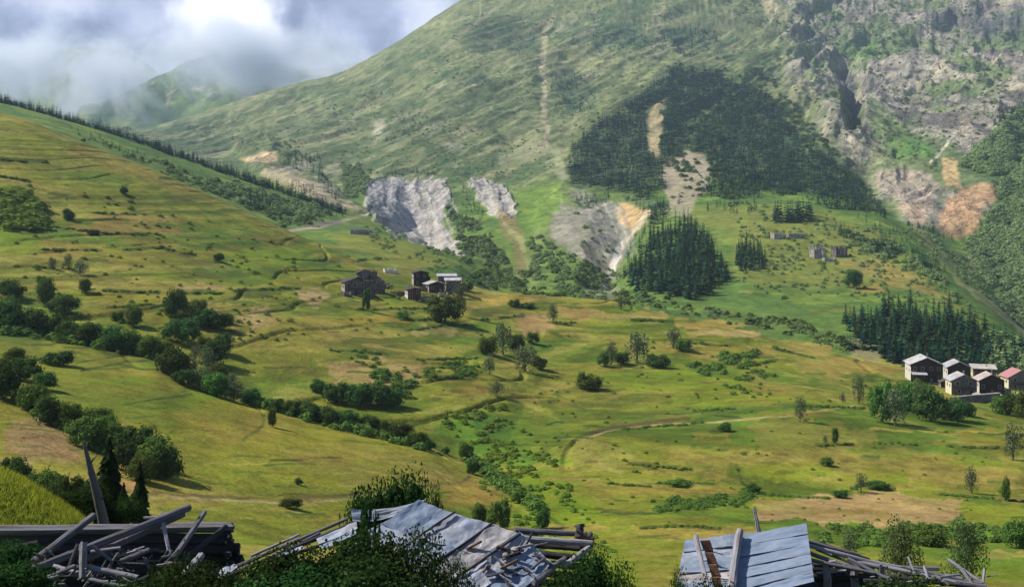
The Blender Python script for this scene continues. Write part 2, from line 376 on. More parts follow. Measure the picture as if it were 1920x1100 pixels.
rcol = mixc(rcol, mixc(np.broadcast_to(C3((100, 120, 64)), tint.shape), C3((72, 100, 54)), sstep(-.2, .3, nM)), rgreen * 0.8)
tint = mixc(tint, np.zeros(3, np.float32), rock * 0) * (1 - rock[..., None]) + rcol * rock[..., None]
gulc = ridged((TX + TZ * .45) / 9.0 + mid * .6, (TZ - TX * .4) / 70.0, 4, 97, 0.65)
scol = mixc(np.broadcast_to(C3((170, 166, 156)), tint.shape), np.broadcast_to(C3((166, 160, 156)), tint.shape), sstep(0.4, 0.85, gulc))
tint = tint * (1 - scree[..., None]) + scol * scree[..., None]

LUSH, YEL, TAN, DRY, BARE, DARK, DKG, STONE, PATH = (104, 138, 28), (140, 142, 34), (168, 146, 84), (158, 138, 66), (172, 146, 106), (66, 80, 30), (62, 92, 38), (160, 152, 136), (184, 168, 120)
def pt(pts, c, op=0.85, f=4, w=7, st=None, dmin=0, dmax=1e9, seed=3, wl=30):
    idx, o = region(PXg, PY, pts, feather=f, warp=w, wl=wl, seed=seed, D=TD, dmin=dmin, dmax=dmax, stroke=st)
    o = o * op
    if st is None: o = o * np.clip(0.98 + 0.7 * nM[idx] + 0.35 * nS[idx], 0, 1.05)
    o = o[:, None]
    tint[idx] = tint[idx] * (1 - o) + C3(c) * o
NEAR = dict(dmax=700); 
def quadp(x0, x1, y0, y1, sk=0):    # a strip field between two rows
    r_ = random.Random(int(x0 * 7 + y0 * 13)); n_ = 7; hh_ = y1 - y0; j = lambda: r_.uniform(-.22, .22) * hh_
    tp = [(x0 + (x1 - x0) * k / n_ + j(), y0 + sk * (1 - k / n_) + j() + hh_ * .25 * abs(k / n_ - .5) ** 2 * 4) for k in range(n_ + 1)]
    bt = [(x0 + (x1 - x0) * k / n_ + j() + hh_ * .2, y1 + sk * (1 - k / n_) + j() - hh_ * .25 * abs(k / n_ - .5) ** 2 * 4) for k in range(n_, -1, -1)]
    return tp + bt
# left field spur
pt([(-60, 640), (150, 652), (330, 700), (480, 762), (620, 800), (800, 842), (870, 885), (830, 905), (560, 915), (320, 905), (-60, 870)], (142, 138, 40), .55, 6, 4, dmax=292)
pt([(330, 745), (490, 768), (620, 805), (760, 845), (620, 860), (420, 850), (330, 800)], (150, 142, 44), .6, 10, 6, dmax=292)
pt([(340, 770), (480, 775), (560, 800), (500, 830), (400, 830)], (164, 140, 66), .45, 16, 10, dmax=292)
pt([(520, 840), (700, 830), (860, 880), (870, 900), (700, 905), (560, 880)], (140, 132, 60), .6, 10, 6, dmax=292)
pt([(200, 690), (330, 712), (350, 740), (250, 760), (180, 730)], (140, 130, 46), .5, 8, 6, dmax=292)
pt([(150, 765), (350, 770), (420, 740), (380, 730), (230, 745)], LUSH, .6, 8, 6, dmax=292)
pt([(20, 790), (90, 785), (150, 830), (155, 870), (60, 865), (10, 840)], (166, 136, 92), .9, 8, 8, dmax=292)
pt([(0, 860), (60, 862), (60, 890), (0, 885)], (160, 136, 90), .8, 6, 4, dmax=292)
pt([(215, 870), (255, 872), (262, 925), (222, 925)], (196, 158, 96), .9, 6, 4, dmax=292)
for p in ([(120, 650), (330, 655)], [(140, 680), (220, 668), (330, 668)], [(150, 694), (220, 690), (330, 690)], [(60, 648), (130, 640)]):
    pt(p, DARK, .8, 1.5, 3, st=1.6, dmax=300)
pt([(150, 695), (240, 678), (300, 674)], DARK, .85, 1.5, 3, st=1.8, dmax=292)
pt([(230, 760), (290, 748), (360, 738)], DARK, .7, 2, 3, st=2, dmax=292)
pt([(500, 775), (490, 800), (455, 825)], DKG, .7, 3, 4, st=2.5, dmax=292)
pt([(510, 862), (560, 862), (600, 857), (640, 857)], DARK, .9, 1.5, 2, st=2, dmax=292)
pt([(280, 925), (420, 930), (520, 938), (640, 928), (760, 912), (860, 905), (880, 893)], (104, 92, 56), .85, 2, 3, st=3.2, dmax=292)
pt([(280, 931), (420, 936), (540, 944), (650, 936), (780, 918)], PATH, .8, 1.5, 2, st=1.6, dmax=292)
pt([(300, 948), (520, 950), (700, 945), (640, 1000), (470, 1020), (330, 990)], (118, 132, 26), .7, 10, 8, dmax=292)
pt([(560, 985), (700, 950), (800, 930), (860, 945), (800, 960), (640, 990)], (140, 126, 52), .7, 8, 6, dmax=292)
pt([(830, 905), (900, 898), (945, 930), (900, 950), (840, 940)], (160, 132, 62), .8, 8, 6, dmax=292)
pt([(640, 905), (700, 900)], (160, 138, 90), .6, 3, 3, st=2, dmax=292)
# gully and stream track
pt([(820, 790), (900, 770), (960, 800), (1010, 850), (1080, 860), (1020, 890), (960, 880), (880, 850)], (92, 130, 36), .8, 10, 10, **NEAR)
pt([(920, 890), (1010, 880), (1080, 900), (1130, 960), (1180, 1040), (1210, 1100), (1040, 1100), (1000, 1000)], (118, 142, 22), .8, 14, 12, **NEAR)
pt([(1130, 900), (1250, 930), (1350, 980), (1260, 1090), (1180, 1080), (1110, 980)], (128, 134, 40), .6, 14, 12, **NEAR)
pt([(870, 870), (930, 920), (990, 960), (1050, 1010), (1080, 1040)], (142, 150, 62), .8, 2, 3, st=3, **NEAR)
pt([(880, 866), (950, 915), (1010, 955), (1060, 990)], (60, 84, 30), .8, 3, 4, st=4, **NEAR)
pt([(930, 895), (1000, 882), (1050, 850), (1100, 830)], (140, 152, 62), .7, 2, 3, st=2, **NEAR)
pt([(880, 770), (960, 790), (960, 840), (900, 830)], (60, 92, 40), .7, 8, 12, **NEAR)
pt([(1090, 825), (1140, 808), (1200, 797), (1330, 792), (1480, 778), (1600, 760)], PATH, .85, 1.2, 2, st=1.5, **NEAR)
pt([(1110, 812), (1150, 800), (1210, 793), (1290, 785)], (94, 80, 48), .9, 2, 3, st=4, **NEAR)
pt([(1180, 772), (1330, 770), (1420, 760), (1560, 762)], (118, 110, 52), .7, 2, 3, st=2, **NEAR)
pt([(1090, 838), (1110, 860), (1170, 890)], PATH, .5, 2, 3, st=1.4, **NEAR)
# upper left hill: strips, banks
for p, c, o in (
    (quadp(170, 320, 398, 418), (160, 140, 72), .8), (quadp(130, 330, 418, 440), (158, 132, 70), .7), (quadp(300, 380, 405, 420), (150, 128, 66), .6),
    (quadp(330, 425, 530, 546), (172, 150, 96), .85), (quadp(440, 525, 580, 612), (166, 140, 96), .9), (quadp(380, 430, 495, 505), (150, 132, 84), .7),
    (quadp(150, 300, 545, 575), (150, 140, 50), .6), (quadp(150, 300, 570, 600), (146, 128, 50), .6), (quadp(60, 200, 455, 475), (150, 130, 58), .6),
    (quadp(180, 420, 468, 495), (134, 122, 46), .6), (quadp(420, 560, 470, 505), (120, 140, 34), .6), (quadp(500, 640, 520, 540), (142, 142, 40), .6),
    (quadp(560, 610, 540, 575), (176, 150, 108), .8), (quadp(600, 790, 670, 725), (172, 148, 92), .85), (quadp(690, 730, 680, 700), (120, 130, 50), .8),
    (quadp(480, 620, 600, 700), (140, 136, 48), .5), (quadp(640, 760, 590, 610), (160, 134, 50), .6), (quadp(420, 500, 640, 700), (138, 142, 40), .5),
    (quadp(760, 850, 610, 630), (170, 150, 96), .7), (quadp(890, 1000, 552, 570), (172, 144, 64), .8), (quadp(960, 1030, 590, 622), (172, 142, 92), .9),
    (quadp(1040, 1140, 575, 600), (164, 138, 80), .8), (quadp(1140, 1200, 590, 600), (176, 156, 92), .7), (quadp(1180, 1250, 580, 598), (178, 158, 84), .8), (quadp(1050, 1170, 556, 575), (160, 140, 58), .7),
    (quadp(1260, 1400, 596, 620), (172, 146, 72), .8), (quadp(1290, 1420, 618, 632), (186, 164, 100), .9), (quadp(1400, 1560, 640, 665), (164, 144, 72), .8),
    (quadp(1500, 1690, 675, 705), (166, 146, 70), .8), (quadp(900, 1000, 690, 730), (150, 150, 60), .6), (quadp(1130, 1400, 690, 740), (126, 142, 34), .7),
    (quadp(1250, 1460, 730, 760), (126, 144, 34), .7), (quadp(1300, 1370, 810, 830), (146, 140, 56), .6), (quadp(1420, 1800, 925, 985), (178, 148, 100), .9),
    (quadp(1180, 1420, 985, 1010), (164, 142, 72), .7), (quadp(1200, 1370, 850, 900), (158, 144, 66), .6), (quadp(1100, 1380, 910, 930), (158, 142, 62), .6),
    (quadp(1390, 1560, 870, 900), (138, 148, 36), .7), (quadp(1560, 1800, 880, 910), (134, 146, 32), .6), (quadp(1530, 1780, 840, 870), (152, 138, 66), .6),
    (quadp(1400, 1640, 790, 850), (140, 132, 60), .6), (quadp(1700, 1920, 880, 915), (164, 142, 76), .6), (quadp(1800, 1930, 940, 990), (142, 142, 40), .6),
    (quadp(1800, 1930, 800, 850), (150, 134, 50), .6), (quadp(1840, 1930, 1040, 1100), (112, 134, 34), .6), (quadp(1500, 1640, 1030, 1060), (120, 130, 44), .6),
    (quadp(640, 860, 480, 500), (146, 136, 60), .7), (quadp(700, 800, 500, 520), (134, 126, 64), .6)):
    pt(p, c, o, 2.2, 8, seed=int(p[0][0]) % 17, wl=18, **NEAR)
random.seed(31)
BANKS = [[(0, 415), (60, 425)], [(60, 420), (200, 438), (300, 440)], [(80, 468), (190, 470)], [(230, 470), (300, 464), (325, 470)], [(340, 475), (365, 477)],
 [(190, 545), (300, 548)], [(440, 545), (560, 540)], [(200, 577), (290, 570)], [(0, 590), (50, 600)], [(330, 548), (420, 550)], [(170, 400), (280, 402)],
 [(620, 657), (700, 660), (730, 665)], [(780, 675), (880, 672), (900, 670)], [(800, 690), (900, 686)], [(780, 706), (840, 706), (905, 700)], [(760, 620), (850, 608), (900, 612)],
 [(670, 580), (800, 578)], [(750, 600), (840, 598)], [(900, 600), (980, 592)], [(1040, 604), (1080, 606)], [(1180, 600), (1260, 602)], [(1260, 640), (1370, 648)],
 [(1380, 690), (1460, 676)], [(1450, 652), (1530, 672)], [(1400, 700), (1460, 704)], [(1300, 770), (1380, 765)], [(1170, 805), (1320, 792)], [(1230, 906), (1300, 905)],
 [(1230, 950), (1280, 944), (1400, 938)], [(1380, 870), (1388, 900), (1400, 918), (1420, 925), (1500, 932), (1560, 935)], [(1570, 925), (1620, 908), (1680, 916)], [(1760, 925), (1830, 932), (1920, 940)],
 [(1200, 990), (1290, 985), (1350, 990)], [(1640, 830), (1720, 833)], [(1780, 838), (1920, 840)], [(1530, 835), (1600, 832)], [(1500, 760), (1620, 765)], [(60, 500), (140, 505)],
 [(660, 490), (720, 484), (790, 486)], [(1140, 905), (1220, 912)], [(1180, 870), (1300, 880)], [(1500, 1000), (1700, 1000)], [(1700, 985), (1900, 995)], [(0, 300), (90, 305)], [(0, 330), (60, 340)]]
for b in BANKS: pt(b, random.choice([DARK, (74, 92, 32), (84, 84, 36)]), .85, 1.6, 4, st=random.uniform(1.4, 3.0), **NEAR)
for _ in range(480):
    x = random.uniform(-40, 1920); y = random.uniform(330, 1060)
    l = random.uniform(20, 110); s_ = random.uniform(-.06, .10)
    pt([(x, y), (x + l * .5, y + l * .5 * s_ + random.uniform(-2, 2)), (x + l, y + l * s_)], random.choice([DKG, (90, 112, 34), (164, 148, 72), (112, 100, 44), (78, 104, 34)]), random.uniform(.6, 1.0), 1.3, 4, st=random.uniform(.5, 2.2), seed=_ % 9, **NEAR)
for _ in range(120):
    x = random.uniform(-40, 1920); y = random.uniform(350, 1060); l = random.uniform(40, 150); hh = random.uniform(6, 18)
    pt(quadp(x, x + l, y, y + hh, random.uniform(-4, 4)), random.choice([(118, 142, 30), (150, 140, 54), (104, 132, 34), (164, 144, 78), (140, 146, 36), (140, 118, 52)]), random.uniform(.35, .7), 1.8, 5, seed=_ % 11, **NEAR)
for p in ([(640, 560), (700, 600)], [(540, 535), (570, 560)]): pass
pt([(-10, 425), (60, 440), (90, 470), (40, 480), (-10, 470)], (118, 146, 26), .7, 8, 6, **NEAR)
pt([(1290, 690), (1340, 680), (1400, 690), (1380, 705), (1310, 704)], DKG, .5, 8, 8, **NEAR)
pt([(1200, 940), (1280, 935), (1420, 930), (1400, 955), (1280, 965)], (82, 118, 36), .7, 6, 6, **NEAR)
pt([(1520, 995), (1700, 985), (1780, 985), (1800, 1010), (1600, 1020), (1530, 1020)], (88, 116, 34), .8, 6, 6, **NEAR)
pt([(-60, 890), (0, 905), (140, 985), (300, 1090), (-60, 1090)], (146, 160, 12), .9, 8, 8, dmax=60)
# valley and shoulder beyond the crest
FARD = dict(dmin=KD[9].min() + 60)
pt([(540, 432), (600, 426), (650, 412), (690, 402)], (176, 166, 146), .95, 1.5, 2, st=2.5, dmin=640)
pt([(560, 428), (640, 424), (640, 414), (600, 414)], (112, 104, 100), .8, 3, 4, dmin=640)
pt([(650, 425), (700, 430), (700, 442), (660, 440)], (110, 108, 100), .8, 3, 5, dmin=600)
pt([(620, 440), (700, 440), (800, 470), (860, 495), (760, 490), (640, 465)], (140, 142, 60), .8, 8, 6, dmin=600, dmax=1000)
pt([(660, 400), (720, 420), (700, 430), (640, 405)], (120, 128, 66), .6, 6, 6, dmin=640)
pt([(450, 300), (500, 282), (520, 285), (520, 300), (500, 305), (470, 305)], (190, 166, 132), .9, 3, 3, dmin=1200)
pt([(930, 390), (970, 410), (985, 470), (990, 520), (970, 520), (965, 460), (935, 430)], (142, 124, 84), .85, 5, 5, dmin=800)
pt([(945, 420), (975, 450), (990, 490), (1000, 530)], (160, 164, 106), .7, 3, 4, st=5, dmin=700)
pt([(1040, 350), (1060, 400), (1010, 440), (995, 540)], (132, 150, 78), .8, 6, 8, st=9, dmin=700)
pt([(960, 360), (1060, 345), (1080, 380), (1020, 430), (980, 420)], (120, 150, 56), .7, 10, 8, dmin=900)
# white gully and ochre slide
pt([(1095, 385), (1150, 380), (1190, 400), (1180, 440), (1170, 470), (1150, 520), (1110, 510), (1060, 470), (1030, 420), (1050, 380)], (160, 152, 142), .8, 5, 12, dmin=700, wl=20)
pt([(1160, 380), (1220, 395), (1210, 420), (1175, 440), (1160, 410)], (200, 170, 120), .95, 4, 8, dmin=700)
pt([(1165, 460), (1155, 485), (1140, 520), (1125, 550)], (206, 202, 192), .95, 2, 4, st=7, dmin=600)
pt([(1215, 400), (1190, 430), (1168, 460)], (196, 186, 160), .9, 2, 4, st=4, dmin=700)
pt([(1100, 530), (1150, 535), (1170, 562), (1100, 562)], (140, 136, 118), .7, 5, 6, dmin=570)
pt([(1235, 320), (1290, 285), (1320, 290), (1330, 330), (1300, 385), (1265, 390), (1245, 360)], (166, 154, 130), .9, 6, 8, dmin=1100)
pt([(1225, 200), (1245, 190), (1238, 240), (1232, 300), (1215, 290), (1212, 230)], (176, 162, 120), .9, 3, 5, dmin=1300)
pt([(1340, 300), (1370, 310), (1365, 340), (1345, 330)], (150, 148, 122), .6, 5, 6, dmin=1300)
# mid spur
pt([(1250, 395), (1440, 385), (1560, 400), (1650, 440), (1760, 520), (1700, 540), (1560, 540), (1450, 540), (1380, 520), (1370, 440)], (140, 142, 66), .7, 12, 10, dmin=700, dmax=1250)
pt([(1560, 490), (1640, 480), (1740, 530), (1820, 590), (1760, 560), (1640, 520)], (168, 146, 82), .7, 8, 8, dmin=650, dmax=1250)
pt([(1590, 540), (1640, 530), (1660, 545), (1600, 552)], (170, 142, 70), .8, 4, 5, dmin=650, dmax=1250)
pt([(1290, 575), (1400, 555), (1560, 590), (1600, 630), (1400, 610)], (104, 132, 62), .6, 10, 10, dmin=560, dmax=1000)
pt([(1590, 640), (1640, 620), (1670, 660), (1640, 680), (1590, 665)], (160, 150, 112), .8, 6, 8, dmin=520, dmax=1000)
pt([(1250, 380), (1300, 390), (1290, 410), (1240, 405)], (168, 164, 132), .8, 4, 5, dmin=900)
for _ in range(40):
    x = random.uniform(1250, 1800); y = random.uniform(400, 600); l = random.uniform(15, 60)
    pt([(x, y), (x + l, y + l * random.uniform(.0, .3))], random.choice([(84, 110, 50), (170, 152, 92), (120, 140, 60)]), .6, 1.8, 3, st=random.uniform(.7, 1.8), dmin=600, dmax=1250)
# stream valley on the right and the red slides
pt([(1715, 430), (1760, 475), (1800, 520), (1860, 570), (1930, 625)], (160, 158, 108), .85, 3, 5, st=8, dmin=700)
pt([(1690, 420), (1720, 440), (1790, 510), (1850, 560)], (120, 146, 62), .7, 3, 5, st=4, dmin=700)
pt([(1755, 400), (1800, 352), (1860, 345), (1872, 365), (1840, 400), (1825, 435), (1790, 445), (1760, 430)], (188, 152, 116), .9, 5, 9, dmin=1100)
pt([(1640, 320), (1690, 315), (1750, 330), (1760, 370), (1730, 415), (1710, 410), (1680, 370), (1645, 350)], (166, 152, 138), .9, 5, 6, dmin=1100)
pt([(1680, 380), (1730, 385), (1740, 415), (1720, 420)], (182, 158, 132), .8, 6, 8, dmin=1100)
pt([(1765, 295), (1795, 300), (1800, 350), (1770, 350)], (190, 162, 118), .85, 4, 5, dmin=1100)
pt([(1815, 475), (1865, 480), (1870, 510), (1820, 515)], (150, 134, 112), .85, 4, 6, dmin=900)
pt([(1880, 230), (1920, 190), (2100, 180), (2100, 620), (1920, 600), (1820, 480), (1870, 400), (1880, 340), (1800, 310)], (66, 104, 42), .8, 10, 12, dmin=900)
pt([(1650, 265), (1700, 255), (1750, 280), (1760, 300), (1690, 300)], (84, 122, 58), .8, 8, 8, dmin=1500)
pt([(1580, 90), (1640, 80), (1640, 105), (1590, 110)], (96, 136, 54), .7, 8, 8, dmin=1500)
pt([(1790, 250), (1760, 290), (1745, 305)], (186, 180, 160), .9, 1.5, 3, st=2.5, dmin=1100)
pt([(1570, 135), (1600, 140), (1610, 200), (1600, 250), (1585, 240), (1590, 190)], (62, 66, 78), .85, 4, 6, dmin=1500)  # shade of the dark cliff put into the rock colour
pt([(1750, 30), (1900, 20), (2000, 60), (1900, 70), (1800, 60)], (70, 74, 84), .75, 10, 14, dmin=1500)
# mountain face: screes, chutes, bushy patches
pt([(1040, 30), (1022, 60), (1018, 130), (1022, 220), (1028, 270)], (172, 164, 130), .9, 2.5, 4, st=5, dmin=1300)
pt([(940, 300), (990, 280), (1020, 270), (1050, 290), (1050, 330)], (156, 156, 124), .7, 5, 8, st=9, dmin=1300)
pt([(1310, 70), (1240, 120), (1160, 190), (1080, 260), (1055, 300)], (150, 156, 104), .85, 3, 4, st=5, dmin=1300)
pt([(1240, 10), (1235, 60), (1230, 90)], (156, 150, 124), .6, 4, 5, st=5, dmin=1300)
pt([(1060, 20), (1040, 30), (960, 80)], (160, 152, 110), .6, 3, 4, st=4, dmin=1300)
pt([(700, 230), (725, 225), (715, 250), (700, 255)], (170, 166, 144), .8, 3, 5, dmin=1300)
pt([(960, -10), (900, 40), (830, 90)], (166, 160, 130), .6, 3, 4, st=3, dmin=1300)
for p in ([(1050, 140), (1080, 130), (1115, 170), (1110, 200), (1070, 220), (1045, 190)], [(1100, 60), (1180, 50), (1220, 70), (1200, 90), (1120, 95)], [(940, 80), (1000, 60), (1010, 100), (960, 105)], [(865, 145), (910, 142), (910, 160), (870, 158)], [(1240, 60), (1330, 50), (1340, 80), (1280, 100)]):
    pt(p, (70, 92, 66), .75, 6, 9, dmin=1300)
pt([(1430, -10), (1480, 20), (1450, 40), (1420, 10)], (190, 180, 140), .7, 5, 7, dmin=1800)
for _ in range(120):
    x = random.uniform(650, 1500); y = random.uniform(-20, 330); l = random.uniform(10, 60)
    pt([(x, y), (x - l, y + l * random.uniform(.5, .8))], random.choice([(82, 106, 62), (156, 158, 118), (112, 128, 76), (164, 156, 130)]), random.uniform(.3, .6), 2, 4, st=random.uniform(.8, 2.5), dmin=1500, seed=_ % 7)
# bare ground under the mountain wood is dark needle litter and moss
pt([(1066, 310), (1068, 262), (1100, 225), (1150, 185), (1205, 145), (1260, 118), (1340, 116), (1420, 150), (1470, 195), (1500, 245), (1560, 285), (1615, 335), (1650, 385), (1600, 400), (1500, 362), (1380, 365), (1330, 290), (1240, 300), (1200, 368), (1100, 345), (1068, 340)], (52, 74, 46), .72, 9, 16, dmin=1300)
pt([(1225, 195), (1246, 188), (1240, 238), (1234, 300), (1216, 292), (1212, 230)], (180, 164, 124), .9, 3, 5, dmin=1300)
pt([(1238, 322), (1288, 288), (1322, 288), (1330, 330), (1300, 385), (1265, 390), (1246, 360)], (172, 160, 136), .9, 5, 8, dmin=1100)
for q in ([(1330, 125), (1400, 130), (1440, 165), (1400, 180), (1340, 150)], [(1345, 300), (1375, 312), (1365, 345), (1340, 335)], [(1400, 230), (1440, 240), (1430, 260), (1395, 250)]): pt(q, (104, 124, 72), .7, 6, 9, dmin=1300)
pt([(500, 312), (560, 322), (600, 345), (640, 375), (690, 395), (640, 392), (590, 375), (540, 352), (490, 330)], (176, 160, 134), .75, 4, 8, dmin=1150, wl=12)
for k in range(13):
    x = 700 + k * 11; pt([(x - 4, 338 + abs(k - 6) * 1.5), (x + 20, 385), (x + 46 - k, 436)], (138, 136, 146) if k % 2 else (176, 170, 162), .6, 1.5, 4, st=random.uniform(1.2, 3.0), dmin=690, wl=16)
pt([(692, 350), (735, 332), (770, 340), (785, 400), (790, 440), (740, 430), (705, 405)], (150, 150, 160), .55, 8, 8, dmin=690)  # bluish shade of the scree's left half, put into its colour
for k in range(8):
    x = 1100 + k * 9; pt([(x, 385), (x + 18, 430), (x + 34 - k, 480)], (128, 128, 136) if k % 2 else (190, 186, 178), .6, 1.5, 4, st=random.uniform(1.2, 2.6), dmin=690, wl=16)
# dark edging where the slope has slipped, bluish shade painted down its left side
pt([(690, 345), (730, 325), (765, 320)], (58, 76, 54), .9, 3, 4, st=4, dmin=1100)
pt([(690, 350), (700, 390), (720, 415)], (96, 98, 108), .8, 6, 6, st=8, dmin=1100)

alb = np.clip(tint * KA, 0.004, 0.75)
isrock = np.clip(rock * (1 - rgreen * .7) + scree * .55 + mm * (.22 + .6 * sstep(.12, .4, fbm(TX / 60.0, TZ / 40.0, 4, 86))), 0, 1)
isrock = np.clip(isrock, 0, 1)

def attr(nt_, name):
    a = nt_.nodes.new("ShaderNodeAttribute"); a.attribute_name = name
    return a
def ground_material():
    m = bpy.data.materials.new("meadow_and_rock"); m.use_nodes = True
    t = m.node_tree; t.nodes.clear()
    out = t.nodes.new("ShaderNodeOutputMaterial"); bs = t.nodes.new("ShaderNodeBsdfPrincipled")
    bs.inputs["Roughness"].default_value = 0.95; bs.inputs["Specular IOR Level"].default_value = 0.1
    t.links.new(bs.outputs[0], out.inputs[0])
    a = attr(t, "tint"); r = attr(t, "rocky")
    geo = t.nodes.new("ShaderNodeNewGeometry")
    n1 = noise(geo.outputs["Position"], 0.9, 5, 0.7, tree=t)
    n2 = noise(geo.outputs["Position"], 0.13, 6, 0.72, tree=t)
    n3 = noise(geo.outputs["Position"], 0.035, 7, 0.75, tree=t)
    s1 = wmath("ADD", wmath("MULTIPLY", n1.outputs["Fac"], 1.3, tree=t), wmath("MULTIPLY", n2.outputs["Fac"], 1.6, tree=t), tree=t)
    s1 = wmath("ADD", s1, wmath("MULTIPLY", n3.outputs["Fac"], 1.8, tree=t), tree=t)
    s1 = wmath("SUBTRACT", s1, 1.35, tree=t)
    mul = t.nodes.new("ShaderNodeVectorMath"); mul.operation = "SCALE"
    t.links.new(a.outputs["Color"], mul.inputs[0]); t.links.new(s1, mul.inputs["Scale"])
    vo = t.nodes.new("ShaderNodeTexVoronoi"); vo.inputs["Scale"].default_value = 0.045; vo.inputs["Detail"].default_value = 3.0; vo.inputs["Roughness"].default_value = 0.65
    wv = t.nodes.new("ShaderNodeVectorMath"); wv.operation = "MULTIPLY_ADD"; wv.inputs[1].default_value = (14, 14, 14)
    t.links.new(n3.outputs["Color"], wv.inputs[0]); t.links.new(geo.outputs["Position"], wv.inputs[2]); t.links.new(wv.outputs[0], vo.inputs["Vector"])
    vk = wmath("MULTIPLY", wmath("SUBTRACT", vo.outputs["Distance"], 0.45, tree=t), r.outputs["Fac"], tree=t)
    mul2 = t.nodes.new("ShaderNodeVectorMath"); mul2.operation = "SCALE"
    t.links.new(mul.outputs[0], mul2.inputs[0]); t.links.new(wmath("MULTIPLY_ADD", vk, 1.1, 1.0, tree=t), mul2.inputs["Scale"]); mul = mul2
    hs = t.nodes.new("ShaderNodeHueSaturation")
    hn = wmath("MULTIPLY_ADD", n2.outputs["Fac"], 0.07, 0.465, tree=t)
    t.links.new(hn, hs.inputs["Hue"]); t.links.new(mul.outputs[0], hs.inputs["Color"])
    t.links.new(hs.outputs[0], bs.inputs["Base Color"])
    bp = t.nodes.new("ShaderNodeBump"); bp.inputs["Distance"].default_value = 6.0
    st = wmath("MULTIPLY_ADD", r.outputs["Fac"], 0.6, 0.36, tree=t)
    t.links.new(st, bp.inputs["Strength"]); 
    hh_ = wmath("ADD", n3.outputs["Fac"], wmath("MULTIPLY", n2.outputs["Fac"], 0.4, tree=t), tree=t)
    hh_ = wmath("ADD", hh_, wmath("MULTIPLY", n1.outputs["Fac"], 0.03, tree=t), tree=t)
    hh_ = wmath("MULTIPLY_ADD", vk, 1.6, hh_, tree=t)
    t.links.new(hh_, bp.inputs["Height"]); t.links.new(bp.outputs[0], bs.inputs["Normal"])
    return m
GROUND = ground_material()
idx = np.arange(NR * NC, dtype=np.int32).reshape(NR, NC)
quads = np.stack([idx[:-1, :-1], idx[:-1, 1:], idx[1:, 1:], idx[1:, :-1]], -1).reshape(-1)
me = mesh_np("terrain", np.stack([TX, TD, TZ], -1).reshape(-1, 3), quads, 4, GROUND, True, {"tint": alb.reshape(-1, 3), "rocky": isrock.reshape(-1)})
tag(link("terrain", me), kind="structure")

# ------------------------------------------------------------------ the cloudy mountains beyond
def far_range(name, prof, d0, d1, foot, seed):
    c = np.linspace(-700, 1100, 420); n = 110
    prof = np.array(prof, float)
    top = np.interp(c, prof[:, 0], prof[:, 1])
    u = np.linspace(0, 1, n)[:, None]
    D = d0 + (d1 - d0) * u + 0 * c
    X = (c - CX) / F * D
    z0 = (HY - foot) / F * d0; z1 = (HY - top) / F * d1
    Z = z0 + (z1 - z0) * (u ** 0.9)
    back = D[-1:] + np.array([[150.0], [500.0]]); X = np.vstack([X, (c - CX) / F * back]); Z = np.vstack([Z, z1[None] - 30, z1[None] - 500]); D = np.vstack([D, back])
    st_ = ridged((X * .7 + D * .4) / 170.0, (X * -.5 + Z) / 420.0, 5, seed) - .5
    Z = Z + st_ * 70 * np.minimum(1, np.vstack([u, [[.2], [.2]]]) * 3 * (1.15 - np.vstack([u, [[1], [1]]])) + .1) + fbm(X / 60, Z / 40, 4, seed + 3) * 9
    g = sstep(-.3, .3, fbm(X / 120, Z / 70, 5, seed + 5))
    col = mixc(np.broadcast_to(C3((116, 136, 76)), X.shape + (3,)), C3((66, 90, 54)), g)
    col = mixc(col, C3((168, 164, 136)), sstep(.25, .5, fbm(X / 60, Z / 45, 5, seed + 9)) * .8) * KA
    ii = np.arange(X.size, dtype=np.int32).reshape(X.shape)
    q = np.stack([ii[:-1, :-1], ii[:-1, 1:], ii[1:, 1:], ii[1:, :-1]], -1).reshape(-1)
    me = mesh_np(name, np.stack([X, D, Z], -1).reshape(-1, 3), q, 4, GROUND, True, {"tint": col.reshape(-1, 3), "rocky": np.full(X.size, .25)})
    tag(link(name, me), kind="structure")
far_range("mountains", [(-700, 60), (-200, 70), (60, 100), (160, 92), (250, 105), (330, 160), (400, 250), (1100, 420)], 4950, 5900, 330, 201)
far_range("mountains", [(-700, 420), (60, 330), (150, 205), (200, 190), (290, 150), (350, 118), (420, 100), (500, 120), (600, 130), (700, 120), (900, 100), (1100, 90)], 4400, 5000, 320, 211)
# ------------------------------------------------------------------ finding the ground
PYmin = np.minimum.accumulate(np.vstack([np.full((1, NC), 5000.0), PY[:-1]]), axis=0)
def ground(px, py, dmin=25.0, dmax=1e9, hidden=False):
    """distance and height of the first ground seen at a photo pixel beyond dmin"""
    fc_ = np.interp(px, cols, np.arange(NC)); c0 = int(fc_); c1 = min(c0 + 1, NC - 1); w_ = fc_ - c0
    P = PY[:, c0] * (1 - w_) + PY[:, c1] * w_; D = TD[:, c0] * (1 - w_) + TD[:, c1] * w_
    r0 = int(np.searchsorted(D, dmin))
    b = np.nonzero(P[r0:] <= py)[0]
    if len(b) == 0: return None
    r = r0 + int(b[0])
    if r == r0: d = D[r]; z = (HY - P[r]) / F * d
    else:
        t = (P[r - 1] - py) / (P[r - 1] - P[r] + 1e-9); t = min(max(t, 0), 1)
        d = D[r - 1] + (D[r] - D[r - 1]) * t; z = (HY - (P[r - 1] + (P[r] - P[r - 1]) * t)) / F * d
    if d > dmax: return None
    return Vector(((px - CX) / F * d, d, z))
def height_at(x, y):
    px = x / y * F + CX
    c0 = int(np.clip(np.interp(px, cols, np.arange(NC)), 0, NC - 1))
    return float(np.interp(y, TD[:, c0], TZ[:, c0]))

